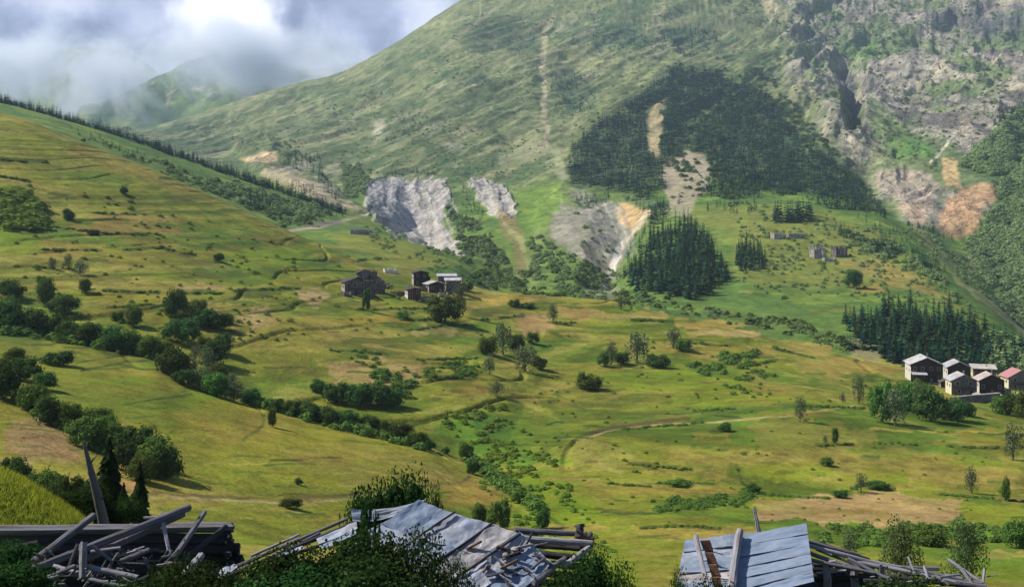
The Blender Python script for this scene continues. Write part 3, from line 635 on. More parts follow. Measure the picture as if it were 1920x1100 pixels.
# ------------------------------------------------------------------ foliage materials
def foliage_mat(name, c, rnd=0.36, trans=0.30, var=0.35):
    m = bpy.data.materials.new(name); m.use_nodes = True
    t = m.node_tree; t.nodes.clear()
    o = t.nodes.new("ShaderNodeOutputMaterial")
    df = t.nodes.new("ShaderNodeBsdfDiffuse"); tr = t.nodes.new("ShaderNodeBsdfTranslucent"); mx = t.nodes.new("ShaderNodeMixShader")
    mx.inputs[0].default_value = trans
    oi = t.nodes.new("ShaderNodeObjectInfo"); at_ = attr(t, "leafv")
    hs = t.nodes.new("ShaderNodeHueSaturation"); hs.inputs["Color"].default_value = (*c, 1)
    t.links.new(wmath("MULTIPLY_ADD", oi.outputs["Random"], 0.07, 0.46, tree=t), hs.inputs["Hue"])
    v_ = wmath("MULTIPLY_ADD", oi.outputs["Random"], rnd * 2, 1 - rnd, tree=t)
    v_ = wmath("MULTIPLY", v_, wmath("MULTIPLY_ADD", at_.outputs["Fac"], var * 2, 1 - var, tree=t), tree=t)
    t.links.new(v_, hs.inputs["Value"])
    for s_ in (df, tr): t.links.new(hs.outputs[0], s_.inputs["Color"])
    t.links.new(df.outputs[0], mx.inputs[1]); t.links.new(tr.outputs[0], mx.inputs[2]); t.links.new(mx.outputs[0], o.inputs[0])
    return m
def plain(name, c, rough=0.85, metal=0.0, spec=0.3, var=0.25, nscale=6.0, stretch=None, bump=0.0, c2=None):
    m = bpy.data.materials.new(name); m.use_nodes = True
    t = m.node_tree; bs = t.nodes["Principled BSDF"]
    bs.inputs["Roughness"].default_value = rough; bs.inputs["Metallic"].default_value = metal; bs.inputs["Specular IOR Level"].default_value = spec
    tc_ = t.nodes.new("ShaderNodeTexCoord"); vec = tc_.outputs["Object"]
    if stretch:
        mp_ = t.nodes.new("ShaderNodeMapping"); mp_.inputs["Scale"].default_value = stretch; t.links.new(vec, mp_.inputs[0]); vec = mp_.outputs[0]
    n_ = noise(vec, nscale, 6, 0.65, tree=t)
    oi = t.nodes.new("ShaderNodeObjectInfo")
    k = wmath("MULTIPLY_ADD", n_.outputs["Fac"], var * 4, 1 - var * 2, tree=t)
    k = wmath("MULTIPLY", k, wmath("MULTIPLY_ADD", oi.outputs["Random"], var, 1 - var / 2, tree=t), tree=t)
    if c2:
        n2_ = noise(vec, nscale * .37, 5, 0.7, tree=t)
        mr = t.nodes.new("ShaderNodeMapRange"); t.links.new(n2_.outputs["Fac"], mr.inputs[0]); mr.inputs[1].default_value = .48; mr.inputs[2].default_value = .60
        mc = t.nodes.new("ShaderNodeMix"); mc.data_type = "RGBA"; t.links.new(mr.outputs[0], mc.inputs["Factor"])
        mc.inputs["A"].default_value = (*c, 1); mc.inputs["B"].default_value = (*c2, 1); src = mc.outputs["Result"]
    sc_ = t.nodes.new("ShaderNodeVectorMath"); sc_.operation = "SCALE"
    if c2: t.links.new(src, sc_.inputs[0])
    else: sc_.inputs[0].default_value = c
    t.links.new(k, sc_.inputs["Scale"]); t.links.new(sc_.outputs[0], bs.inputs["Base Color"])
    if bump:
        b = t.nodes.new("ShaderNodeBump"); b.inputs["Strength"].default_value = bump; b.inputs["Distance"].default_value = .02
        t.links.new(n_.outputs["Fac"], b.inputs["Height"]); t.links.new(b.outputs[0], bs.inputs["Normal"])
    return m
LEAF = foliage_mat("broad_leaves", (0.090, 0.155, 0.034))
LEAFD = foliage_mat("dark_leaves", (0.056, 0.105, 0.028), var=.5)
LEAFG = foliage_mat("grey_green_leaves", (0.115, 0.145, 0.072), rnd=.15)
LEAFW = foliage_mat("willow_leaves", (0.095, 0.150, 0.055), rnd=.1, var=.5)
LEAFY = foliage_mat("fresh_leaves", (0.085, 0.140, 0.025), rnd=.15)
NEEDLE = foliage_mat("spruce_needles", (0.022, 0.052, 0.022), rnd=0.45, trans=.12, var=.5)
SHRUB = foliage_mat("shrub_leaves", (0.10, 0.165, 0.04), rnd=.1, var=.5)
LUSHM = foliage_mat("lush_weeds", (0.125, 0.185, 0.030), rnd=.1, var=.35)
SCRUBM = foliage_mat("hill_scrub", (0.165, 0.225, 0.085), rnd=.1, var=.5)
BARK = plain("bark", (0.09, 0.075, 0.06), .95, nscale=9, stretch=(3, 3, .6), bump=.6)
BARKG = plain("grey_dead_wood", (0.10, 0.095, 0.10), .9, nscale=9, stretch=(4, 4, .5), bump=.8)

def tube_pts(path, radii, n=7, seed=0, jag=0.0):
    """vertices and quads of a tapering tube along a path, closed at both ends"""
    path = [Vector(p) for p in path]; r_ = random.Random(seed)
    V, Fq, cnt = [], [], []
    for i, p in enumerate(path):
        a = path[max(i - 1, 0)]; b = path[min(i + 1, len(path) - 1)]
        dz = (b - a).normalized(); up_ = Vector((0, 0, 1)) if abs(dz.z) < .9 else Vector((1, 0, 0))
        ux = dz.cross(up_).normalized(); uy = dz.cross(ux)
        for j in range(n):
            th = 2 * math.pi * j / n; rr = radii[i] * (1 + r_.uniform(-.12, .12))
            q = p + (ux * math.cos(th) + uy * math.sin(th)) * rr
            if jag and i in (0, len(path) - 1): q += dz * r_.uniform(-jag, jag)
            V.append(tuple(q))
    for i in range(len(path) - 1):
        for j in range(n):
            Fq += [i * n + j, i * n + (j + 1) % n, (i + 1) * n + (j + 1) % n, (i + 1) * n + j]; cnt.append(4)
    Fq += list(range(n - 1, -1, -1)); cnt.append(n)
    Fq += [(len(path) - 1) * n + j for j in range(n)]; cnt.append(n)
    return V, Fq, cnt
class MB:                      # collects shapes and links them as one mesh
    def __init__(s): s.V, s.F, s.C = [], [], []
    def add(s, V, F_, C_):
        o = len(s.V); s.V += [tuple(v_) for v_ in V]; s.F += [f + o for f in F_]; s.C += list(C_); return s
    def tube(s, path, radii, n=7, seed=0, jag=0.0):
        if isinstance(radii, (int, float)): radii = [radii] * len(path)
        return s.add(*tube_pts(path, radii, n, seed, jag))
    def hexa(s, p):            # 8 corners: bottom ring 4 then top ring 4
        return s.add(p, [3, 2, 1, 0, 4, 5, 6, 7, 0, 1, 5, 4, 1, 2, 6, 5, 2, 3, 7, 6, 3, 0, 4, 7], [4] * 6)
    def box(s, lo, hi):
        x0, y0, z0 = lo; x1, y1, z1 = hi
        return s.hexa([(x0, y0, z0), (x1, y0, z0), (x1, y1, z0), (x0, y1, z0), (x0, y0, z1), (x1, y0, z1), (x1, y1, z1), (x0, y1, z1)])
    def mesh(s, name, mat, smooth=False): return mesh_np(name, s.V, s.F, s.C, mat, smooth)
    def build(s, name, mat, parent=None, smooth=False, loc=None): return link(name, s.mesh(name, mat, smooth), parent, loc)

def leaves(P, Nn, size, r_, aspect=0.7, jit=0.6):
    """one small tilted quad at every point, facing roughly along Nn"""
    n = len(P); Nn = Nn + r_.normal(0, jit, (n, 3)); Nn /= np.linalg.norm(Nn, axis=1)[:, None] + 1e-9
    A = np.cross(Nn, r_.normal(0, 1, (n, 3))); A /= np.linalg.norm(A, axis=1)[:, None] + 1e-9
    B = np.cross(Nn, A); s_ = (size * r_.uniform(.6, 1.35, n))[:, None]
    V = np.stack([P - A * s_ * .5, P + B * s_ * .5 * aspect, P + A * s_ * .5, P - B * s_ * .5 * aspect], 1).reshape(-1, 3)
    return V, np.repeat(r_.uniform(0, 1, n), 4)
def crown_arr(seed, n, size, squash=1.0, lobes=11, core=True, narrow=0.0, lobe_r=(.26, .42), base=0.12):
    """leaf clumps of a unit crown: about 1 wide, from z=base to z=1"""
    r_ = np.random.default_rng(seed)
    c = []
    for k in range(lobes):
        z = (k + .5) / lobes; z = base + .18 + (1 - base - .36) * z
        w_ = math.sin(math.pi * min(1, max(0.05, (z - base) / (1 - base)) ** .8)) ** .6 * (1 - narrow * z)
        a = k * 2.4 + r_.uniform(-.5, .5); rr = r_.uniform(.14, .40) * w_
        c.append((math.cos(a) * rr, math.sin(a) * rr, z, r_.uniform(*lobe_r) * (.6 + .4 * w_) * .75))
    c = np.array(c)
    k = r_.integers(0, len(c), n)
    dv = r_.normal(0, 1, (n, 3)); dv[:, 2] = dv[:, 2] * .9 + .15; dv /= np.linalg.norm(dv, axis=1)[:, None]
    rad = c[k, 3] * (r_.uniform(.5, 1.22, n) ** .6)
    P = c[k, :3] + dv * rad[:, None] * np.array([1, 1, squash])
    V, a = leaves(P, dv, size, r_, 0.8)
    fl = list(range(len(V))); cnt = [4] * n
    V = [V]; A_ = [a]
    if core:
        off = n * 4
        for (x, y, z, rr) in c:
            vv = []
            for i in range(5):
                th = math.pi * i / 4
                for j in range(6): vv.append((x + math.sin(th) * math.cos(j * 1.047) * rr * .62, y + math.sin(th) * math.sin(j * 1.047) * rr * .62, z + math.cos(th) * rr * .62 * squash))
            for i in range(4):
                for j in range(6): fl += [off + i * 6 + j, off + (i + 1) * 6 + j, off + (i + 1) * 6 + (j + 1) % 6, off + i * 6 + (j + 1) % 6]; cnt.append(4)
            off += 30; V.append(np.array(vv)); A_.append(np.full(30, .2))
    return np.vstack(V), fl, cnt, np.concatenate(A_)
def crown_mesh(name, mat, *a, **k):
    V, f, c, at_ = crown_arr(*a, **k)
    return mesh_np(name, V, f, c, mat, False, {"leafv": at_})
def trunk_mesh(name, mat, seed, r=0.05, top=0.75, limbs=4, lean=0.04):
    r_ = random.Random(seed); b = MB()
    b.tube([(0, 0, -.04), (r_.uniform(-lean, lean) * .5, 0, top * .4), (r_.uniform(-lean, lean), r_.uniform(-lean, lean), top)], [r * 1.25, r * .8, r * .3], 6, seed)
    for k in range(limbs):
        a = k * 2.4 + seed; z = top * (.3 + .5 * k / max(1, limbs)); q = .22
        b.tube([(0, 0, z), (math.cos(a) * q * .6, math.sin(a) * q * .6, z + .12), (math.cos(a) * q, math.sin(a) * q, z + .26)], [r * .5, r * .35, r * .15], 5, seed + k)
    return b.mesh(name, mat)
CR = {}
TRK = [trunk_mesh("trunk", BARK, s_, .035, .7, 4) for s_ in range(3)]
for nm, mat in (("d", LEAFD), ("b", LEAF), ("y", LEAFY)):
    CR[nm] = [crown_mesh("crown", mat, 100 + k, 2600, .062, 1.0, 8 + 2 * k, base=.04, lobe_r=(.20, .44)) for k in range(5)]
CR["g"] = [crown_mesh("crown", LEAFG, 200 + k, 900, .065, 1.1, 9, core=False, narrow=.35, base=.08) for k in range(4)]
CR["w"] = [crown_mesh("crown", LEAFW, 220 + k, 5200, .030, 1.3, 16, core=False, narrow=.45, base=.05, lobe_r=(.2, .34)) for k in range(2)]

def needle_mesh(name, seed, whorls=13, per=9, rad=.17, hang=.55, twigs=1, mat=None):
    r_ = random.Random(seed); V, fl, A_ = [], [], []
    for i in range(whorls):
        z = .07 + .93 * (i / whorls) ** .92; R_ = rad * (1 - (i / whorls)) ** .85 * r_.uniform(.65, 1.25) + .010
        for j in range(per):
            a = 2 * math.pi * (j + r_.random() * .8) / per + i * 1.3; rr = R_ * r_.uniform(.45, 1.3); w_ = rr * r_.uniform(.45, .75) + .006
            dz = -rr * hang * r_.uniform(.5, 1.2)
            ca, sa = math.cos(a), math.sin(a)
            for t_ in range(twigs):
                s0 = t_ / twigs; s1 = 1.0
                o = len(V); sh = r_.uniform(-.3, .3) * w_ * (twigs > 1)
                V += [(ca * rr * s0 * .5 - sa * sh, sa * rr * s0 * .5 + ca * sh, z + .03 * rr / R_), (ca * rr * .6 - sa * (w_ * .5 + sh), sa * rr * .6 + ca * (w_ * .5 + sh), z + dz * .55 - r_.uniform(0, .01)),
                      (ca * rr, sa * rr, z + dz + .006), (ca * rr * .6 + sa * (w_ * .5 - sh), sa * rr * .6 - ca * (w_ * .5 - sh), z + dz * .55 - r_.uniform(0, .01))]
                fl += [o, o + 1, o + 2, o + 3]; A_ += [r_.random()] * 4
    o = len(V)
    V += [(.012, 0, .93), (-.008, .01, .93), (-.006, -.01, .93), (0, 0, 1.03)]; fl2 = [o, o + 1, o + 3, o + 1, o + 2, o + 3, o + 2, o, o + 3]; A_ += [.5] * 4
    cnt = [4] * (len(fl) // 4) + [3] * 3
    return np.array(V), fl + fl2, cnt, np.array(A_)
def spruce_mesh(name, *a, **k):
    V, f, c, at_ = needle_mesh(name, *a, **k)
    return mesh_np(name, V, f, c, NEEDLE, False, {"leafv": at_})
SPR = [spruce_mesh("crown", 300 + k, 14, 9, .135 + .02 * (k % 3)) for k in range(6)]
STRK = MB().tube([(0, 0, -.03), (0, 0, .5), (0, 0, .97)], [.016, .010, .003], 5).mesh("trunk", BARK)

def tree(name, p, w, hgt, crown, trunk, label, cat, group, rz=None):
    r = empty(name, p, random.uniform(0, 6.28) if rz is None else rz)
    tag(r, label, cat, group)
    c = link("crown", crown, r); c.scale = (w, w * random.uniform(.9, 1.1), hgt)
    t = link("trunk", trunk, r); k = min(w, hgt); t.scale = (k, k, hgt)
    return r
def px_tree(px, py, wpx, hpx, kind, label, name="broadleaf_tree", cat="tree", group=None, dmin=60, sink=.03):
    g = ground(px, py, dmin)
    if g is None: return None
    d = g.y; w, hh_ = wpx / F * d * 1.12, hpx / F * d * 1.04
    g.z -= hh_ * sink
    return tree(name, g, w, hh_, random.choice(CR[kind]), random.choice(TRK), label, cat, group)

# hedgerow trees of the ravine above the left field
for (x, y, w, h_) in [(18, 622, 60, 62), (-25, 620, 60, 62), (60, 628, 52, 50), (98, 634, 50, 44), (130, 640, 44, 40), (172, 648, 52, 44), (212, 657, 50, 46), (250, 664, 50, 46), (284, 672, 48, 44), (305, 678, 40, 38)]:
    px_tree(x, y, w, h_, random.choice("ddb"), "dense green tree in the upper hedgerow bordering the bright left field", group="trees of the upper hedgerow", dmin=240)
for (x, y, w, h_) in [(325, 706, 58, 56), (356, 716, 42, 48), (378, 730, 46, 44), (405, 742, 46, 44), (438, 752, 48, 40), (470, 758, 36, 30), (345, 722, 34, 30)]:
    px_tree(x, y, w, h_, random.choice("ddbg"), "dark rounded tree where the hedgerow bends down past the left field corner", group="trees at the bend of the hedgerow", dmin=240)
for (x, y, w, h_) in [(522, 772, 30, 26), (548, 778, 34, 30), (580, 786, 40, 34), (615, 796, 40, 34), (652, 802, 40, 34), (690, 810, 40, 32), (718, 816, 30, 28), (750, 828, 42, 36), (782, 836, 34, 28), (806, 842, 28, 18), (835, 850, 16, 14)]:
    px_tree(x, y, w, h_, random.choice("ddb"), "low dark tree in the lower hedgerow running down towards the stream", group="trees of the lower hedgerow", dmin=235)
for (x, y, w, h_) in [(330, 596, 40, 55), (352, 604, 40, 38), (340, 640, 52, 44), (385, 614, 40, 36), (410, 618, 44, 32), (425, 606, 22, 20), (372, 590, 34, 30)]:
    px_tree(x, y, w, h_, random.choice("dbb"), "bushy tree in the thicket climbing the meadow above the hedgerow", group="trees of the thicket above the hedgerow", dmin=240)
for (x, y, w, h_) in [(402, 684, 46, 50), (421, 664, 34, 40), (390, 694, 34, 44), (383, 660, 30, 30), (366, 676, 26, 26), (410, 712, 34, 30), (436, 724, 24, 26)]:
    px_tree(x, y, w, h_, random.choice("dbg"), "leafy tree in the short row between thicket and hedgerow bend", group="trees between thicket and bend", dmin=240)
for (x, y, w, h_) in [(597, 736, 26, 26), (632, 754, 46, 38), (675, 760, 52, 42), (712, 762, 46, 42), (738, 762, 36, 34), (655, 748, 30, 28)]:
    px_tree(x, y, w, h_, "d", "round dark tree in the clump on the slope above the lower hedgerow", group="clump above the lower hedgerow", dmin=240)
# large trees on the left edge
for (x, y, w, h_) in [(5, 748, 76, 90), (45, 712, 60, 52), (-30, 700, 60, 60), (62, 770, 62, 60), (28, 680, 44, 34), (98, 796, 66, 66), (132, 806, 58, 62), (165, 838, 70, 70), (200, 828, 50, 60), (214, 850, 60, 70), (250, 862, 76, 76), (292, 888, 84, 84), (312, 896, 60, 64), (180, 800, 60, 44), (235, 880, 50, 60), (85, 730, 50, 40), (262, 900, 60, 60)]:
    px_tree(x, y, w * .86, h_ * .84, random.choice("bbdd"), "large leafy tree in the dark belt running down the left edge", group="trees of the belt at the left edge", dmin=100)
px_tree(112, 684, 58, 26, "d", "low oval dark bush alone on the mown strip beside the belt", "bush", "bush", dmin=100)
for (x, y, w, h_) in [(35, 905, 44, 52), (62, 930, 40, 48), (88, 938, 52, 62), (112, 958, 52, 72), (140, 974, 46, 90), (16, 888, 30, 36), (170, 985, 46, 90), (225, 990, 46, 60), (128, 985, 50, 56)]:
    g = ground(x, y + 18, 52)
    if g: tree("broadleaf_tree", g, w / F * g.y * 1.15, (h_ + 14) / F * g.y, random.choice(CR["b"] + CR["d"]), TRK[0], "green tree crowded behind the bright bank at the lower left", "tree", "trees behind the bright bank")

ONES = [
 (18, 560, 46, 36, "d", "round dark tree on the left edge above the upper hedgerow"),
 (121, 590, 52, 38, "d", "biggest round dark tree standing just above the upper hedgerow"),
 (85, 572, 34, 52, "b", "taller green tree touching the big round one above the hedgerow"),
 (250, 612, 30, 40, "b", "upright tree with a long shadow above the middle of the hedgerow"),
 (222, 600, 24, 18, "b", "small bush beside the upright tree above the hedgerow"),
 (76, 533, 18, 16, "d", "tiny dark tree above the round ones near the left edge"),
 (160, 548, 22, 26, "b", "small tree below the pale green pair on the left slope"),
 (150, 515, 34, 28, "g", "wider of the pale green pair on the left slope"),
 (128, 505, 18, 30, "g", "narrower of the pale green pair on the left slope"),
 (98, 505, 16, 24, "g", "pale slender tree left of the pale green pair"),
 (129, 413, 24, 22, "d", "dark round tree alone on the upper left hillside below the dark thicket"),
 (232, 364, 16, 14, "d", "small dark tree high on the left hillside"),
 (176, 442, 22, 12, "d", "flat dark bush between the tan strips"),
 (410, 490, 20, 16, "d", "small dark conical bush with shadow in the middle of the left hillside"),
 (1037, 606, 22, 38, "g", "slim grey-green tree beside a bare field right of the village"),
 (943, 664, 42, 62, "g", "tallest grey-green tree in the centre of the meadow"),
 (968, 660, 28, 34, "d", "dark tree tucked right of the tallest central tree"),
 (915, 664, 34, 34, "y", "bright green tree left of the tallest central tree"),
 (998, 644, 24, 22, "b", "small tree right of the central group"),
 (985, 696, 50, 50, "g", "broad grey tree below the central group"),
 (1010, 692, 26, 24, "d", "dark bush leaning on the broad grey tree"),
 (918, 702, 26, 36, "g", "slender tree left of the broad grey tree"),
 (932, 742, 34, 28, "g", "round grey bush below the central group"),
 (1195, 680, 54, 58, "g", "tallest pale grey tree of the row right of centre"),
 (1146, 684, 26, 44, "g", "thin grey tree at the left of the grey row"),
 (1132, 686, 24, 28, "b", "squat bush at the left end of the grey row"),
 (1228, 688, 44, 24, "d", "low dark bush under the right of the grey row"),
 (1166, 682, 30, 22, "d", "low dark bush under the middle of the grey row"),
 (1248, 690, 24, 22, "g", "small round grey bush ending the grey row"),
 (1262, 652, 36, 38, "g", "grey tree by the tan strip above the grey row"),
 (1284, 658, 30, 24, "b", "dark green bush beside the grey tree above the row"),
 (1105, 730, 44, 26, "b", "low spreading bush alone in the green meadow below the grey row"),
 (1092, 728, 14, 32, "b", "thin upright tree left of the low spreading bush"),
 (1500, 790, 24, 48, "g", "slim pale tree casting a long shadow by the path"),
 (1610, 757, 26, 52, "g", "slim grey-green tree left of the orchard below the right village"),
 (1580, 757, 12, 22, "g", "tiny sapling left of the slim grey-green tree"),
 (1547, 832, 10, 16, "g", "shorter of two little saplings on the right meadow"),
 (1566, 832, 12, 32, "b", "taller of two little saplings on the right meadow"),
 (1550, 872, 22, 16, "b", "small round bush below the two little saplings"),
 (1412, 922, 24, 16, "d", "dark round bush at the corner of the tan field"),
 (1358, 808, 26, 16, "d", "dark bush just below the footpath"),
 (1272, 910, 40, 12, "b", "flat hedge bush on the bank left of the tan field"),
 (1615, 922, 26, 34, "g", "pale tree above the tan field with a hedge at its foot"),
 (1645, 916, 44, 14, "d", "dark low hedge bush right of the pale tree above the tan field"),
 (1576, 932, 26, 14, "d", "dark low bush left of the pale tree above the tan field"),
 (1822, 925, 26, 50, "g", "very pale thin tree right of the tan field"),
 (1885, 938, 16, 44, "b", "dark spindly tree near the right edge below the village"),
 (1900, 862, 40, 70, "g", "tall tree on the right edge below the village"),
 (1905, 1025, 46, 50, "b", "round tree on the right edge near the bottom"),
 (1740, 1022, 60, 36, "b", "broad bush between the two tall feathery trees"),
 (873, 862, 24, 34, "b", "tree at the head of the stream gully"),
 (886, 888, 26, 28, "d", "dark tree just down the gully from its head"),
 (900, 982, 28, 40, "b", "narrow tree right of the broken roof ridge"),
 (938, 992, 46, 56, "b", "conical dark tree beside the stream track above the barn logs"),
 (1018, 990, 28, 40, "d", "small dark tree right of the stream track"),
 (972, 942, 26, 22, "b", "green bush beside the stream track"),
 (545, 952, 34, 18, "d", "low bush on the track across the left field"),
 (560, 908, 14, 12, "d", "tiny bush standing alone on the left field"),
 (510, 800, 16, 36, "y", "thin bright sapling in the corner of the left field"),
 (688, 582, 16, 42, "d", "narrow dark tree in front of the ruined village houses"),
 (835, 604, 56, 52, "b", "broad tree in front of the village barns"),
 (862, 592, 26, 66, "g", "slender pale tree touching the metal roofed barn"),
 (812, 588, 22, 24, "d", "dark bush left of the broad village tree"),
 (880, 545, 16, 18, "b", "small tree on the right edge of the village"),
 (755, 598, 22, 14, "b", "small bush below the low village house"),
 (965, 575, 22, 14, "b", "green bush on the pale strip right of the village"),
 (988, 577, 26, 10, "d", "low dark bush beside the green one on the pale strip"),
 (1165, 580, 18, 24, "g", "grey tree on the crest below the white gully"),
 (1600, 540, 28, 36, "d", "lone dark tree with a shadow on the far spur"),
 (1592, 1050, 34, 56, "g", "wispy tree left of the two tall feathery trees"),
 (1675, 474, 14, 12, "d", "tiny round tree on the far spur crest"),
]
for (x, y, w, h_, k, lab) in ONES:
    bush = "bush" in lab.split(" ")[:6] or "hedge" in lab
    px_tree(x, y, w, h_, k, lab, "bush" if bush else ("sapling" if "sapling" in lab else "broadleaf_tree"), "bush" if bush else ("sapling" if "sapling" in lab else "tree"), dmin=95)
for (x, y, w, h_, k) in [(1655, 792, 42, 76, "b"), (1678, 798, 46, 70, "g"), (1704, 770, 44, 50, "b"), (1722, 776, 40, 56, "g"), (1745, 790, 56, 64, "d"), (1768, 786, 44, 40, "g"), (1792, 788, 52, 42, "d"), (1642, 758, 30, 34, "b"), (1690, 748, 34, 34, "y"), (1715, 742, 30, 30, "b"), (1812, 778, 30, 26, "d"), (1660, 762, 34, 40, "y"), (1738, 745, 26, 26, "y")]:
    px_tree(x, y, w, h_, k, "leafy tree in the orchard clump just below the right-hand village", group="orchard clump below the village", dmin=150)
for (x, y, w, h_, k) in [(1878, 776, 30, 34, "b"), (1900, 780, 34, 44, "d"), (1925, 786, 40, 56, "b"), (1940, 790, 40, 40, "d")]:
    px_tree(x, y, w, h_, k, "tree at the right edge in front of the village wall", group="trees in front of the village wall", dmin=150)
for (x, y, w, h_, lab) in [(1690, 1092, 80, 122, "tall feathery willow directly right of the metal roof"), (1812, 1092, 76, 124, "tall feathery willow above the ends of the fallen rafters")]:
    d = 92.0; g = W(x, y, d); g.z = height_at(g.x, g.y)
    top = (HY - (y - h_)) / F * d
    r = tree("willow_tree", g, w / F * d * 1.2, top - g.z, CR["w"][x % 2], TRK[1], lab, "tree", None)
# ------------------------------------------------------------------ conifer woods
def in_poly(pts, x, y):
    c = False; j = len(pts) - 1
    for i in range(len(pts)):
        if (pts[i][1] > y) != (pts[j][1] > y) and x < (pts[j][0] - pts[i][0]) * (y - pts[i][1]) / (pts[j][1] - pts[i][1] + 1e-9) + pts[i][0]: c = not c
        j = i
    return c
_gy, _gx = np.mgrid[0:1400, 0:5000].astype(np.float32)
WN = [fbm(_gx / 60, _gy / 46, 3, 141), fbm(_gx / 60, _gy / 46, 3, 143), fbm(_gx / 44, _gy / 30, 3, 147)]
def scatter(pts, n, gap, holes=(), keep=None, warp=7, clump=0):
    xs = [p[0] for p in pts]; ys = [p[1] for p in pts]; out = []; tries = 0; cell = {}
    while len(out) < n and tries < n * 14:
        tries += 1
        x = random.uniform(min(xs), max(xs)); y = random.uniform(min(ys), max(ys))
        i_ = int(y * 2 + 200) % 1400; j_ = int(x * 2 + 400) % 5000
        wx_, wy_ = WN[0][i_, j_] * warp, WN[1][i_, j_] * warp * .8
        if not in_poly(pts, x + wx_, y + wy_) or any(in_poly(h_, x + wx_, y + wy_) for h_ in holes): continue
        if clump and random.random() > .45 + clump * 1.8 * WN[2][i_, j_] + .2: continue
        if keep and random.random() > keep(x, y): continue
        k = (int(x / gap), int(y / gap)); bad = False
        for i in (-1, 0, 1):
            for j in (-1, 0, 1):
                for q in cell.get((k[0] + i, k[1] + j), ()):
                    if abs(q[0] - x) < gap * .8 and abs(q[1] - y) < gap * .6: bad = True
        if bad: continue
        cell.setdefault(k, []).append((x, y)); out.append((x, y))
    return out
def spruce(p, hgt, wide, label, group):
    r = empty("spruce_tree", p, random.uniform(0, 6.28)); tag(r, label, "tree", group)
    r.rotation_euler.x = random.gauss(0, .02); r.rotation_euler.y = random.gauss(0, .02)
    c = link("crown", random.choice(SPR), r); c.scale = (hgt * wide, hgt * wide * random.uniform(.8, 1.2), hgt)
    t = link("trunk", STRK, r); t.scale = (hgt, hgt, hgt)
    return r
N_SPR = 0
# the wood behind the right-hand village
POLC = [(1572, 600), (1590, 596), (1640, 600), (1720, 596), (1790, 610), (1850, 640), (1862, 690), (1800, 704), (1760, 700), (1700, 694), (1650, 672), (1640, 655), (1580, 625)]
for (x, y) in scatter(POLC, 120, 10):
    g = ground(x, y, 505)
    if g is None: continue
    hgt = random.triangular(20, 72, 44) / F * g.y * (0.72 if x < 1640 else 1.0)
    spruce(g, hgt, random.uniform(1.1, 2.2), "tall spruce packed in the dark wood behind the right-hand village", "spruces behind the right-hand village"); N_SPR += 1
POLB = [(1165, 520), (1185, 500), (1230, 490), (1290, 470), (1340, 478), (1362, 500), (1368, 530), (1330, 550), (1295, 562), (1240, 552), (1190, 545)]
for (x, y) in scatter(POLB, 84, 10):
    g = ground(x, y, 640)
    if g is None: continue
    hgt = random.triangular(16, 54, 32) / F * g.y * (0.7 if x < 1215 or x > 1350 else 1.1)
    spruce(g, hgt, random.uniform(1.1, 2.2), "spruce of the compact wood standing in the middle of the valley", "spruces of the middle wood"); N_SPR += 1
for (x, y) in scatter([(1240, 440), (1300, 430), (1335, 450), (1340, 475), (1260, 490), (1215, 470), (1215, 450)], 46, 9):
    g = ground(x, y, 700)
    if g: spruce(g, random.uniform(24, 42) / F * g.y, 1.1, "spruce of the compact wood standing in the middle of the valley", "spruces of the middle wood"); N_SPR += 1
for (x, y) in scatter([(1380, 475), (1420, 468), (1440, 490), (1442, 510), (1400, 512), (1378, 500)], 24, 8):
    g = ground(x, y, 640)
    if g: spruce(g, random.uniform(24, 42) / F * g.y, 1.1, "spruce of the small separate clump right of the middle wood", "spruces of the small separate clump"); N_SPR += 1
# the ridge line on the left: the ones seen largest
XS = np.sort(np.random.default_rng(5).uniform(-30, 640, 430))
ridge_rest = []
for i, x in enumerate(XS):
    y = float(np.interp(x, [a[0] for a in LINES[12]], [a[1] for a in LINES[12]]))
    d = float(np.interp(x, [a[0] for a in LINES[12]], [a[2] for a in LINES[12]])) + random.uniform(-38, 6)
    X = (x - CX) / F * d; g = Vector((X, d, height_at(X, d) - .6))
    hgt = random.uniform(12, 22) / F * d * (1.0 if random.random() < .8 else 1.3)
    if i % 16 == 0: spruce(g, hgt, random.uniform(1.1, 1.6), "spruce in the line along the top of the left-hand ridge", "spruces along the left-hand ridge"); N_SPR += 1
    else: ridge_rest.append((g, hgt, random.uniform(1.1, 1.6)))

def massed(name, items, arrs, mat, kind="stuff"):
    """many far-off trees or shrubs as one mesh"""
    V, Fs, Cn, A_ = [], [], [], []; off = 0
    for (g, hh_, w_) in items:
        v, f, c, a = arrs[random.randrange(len(arrs))]
        th = random.uniform(0, 6.28); ca, sa = math.cos(th), math.sin(th)
        q = v * np.array([hh_ * w_, hh_ * w_, hh_])
        q = np.stack([q[:, 0] * ca - q[:, 1] * sa, q[:, 0] * sa + q[:, 1] * ca, q[:, 2]], 1) + np.array(g)
        V.append(q); Fs.append(np.asarray(f) + off); Cn.append(np.asarray(c)); off += len(q)
        A_.append(np.clip(a * .6 + random.uniform(0, .4), 0, 1))
    me = mesh_np(name, np.vstack(V), np.concatenate(Fs), np.concatenate(Cn), mat, False, {"leafv": np.concatenate(A_)})
    return tag(link(name, me), kind=kind)
FARS = [needle_mesh("c", 400 + k, 7, 6, .14 + .02 * k) for k in range(5)]
NEEDLEF = foliage_mat("far_conifer_needles", (0.006, 0.027, 0.023), rnd=.1, trans=.1, var=.6)
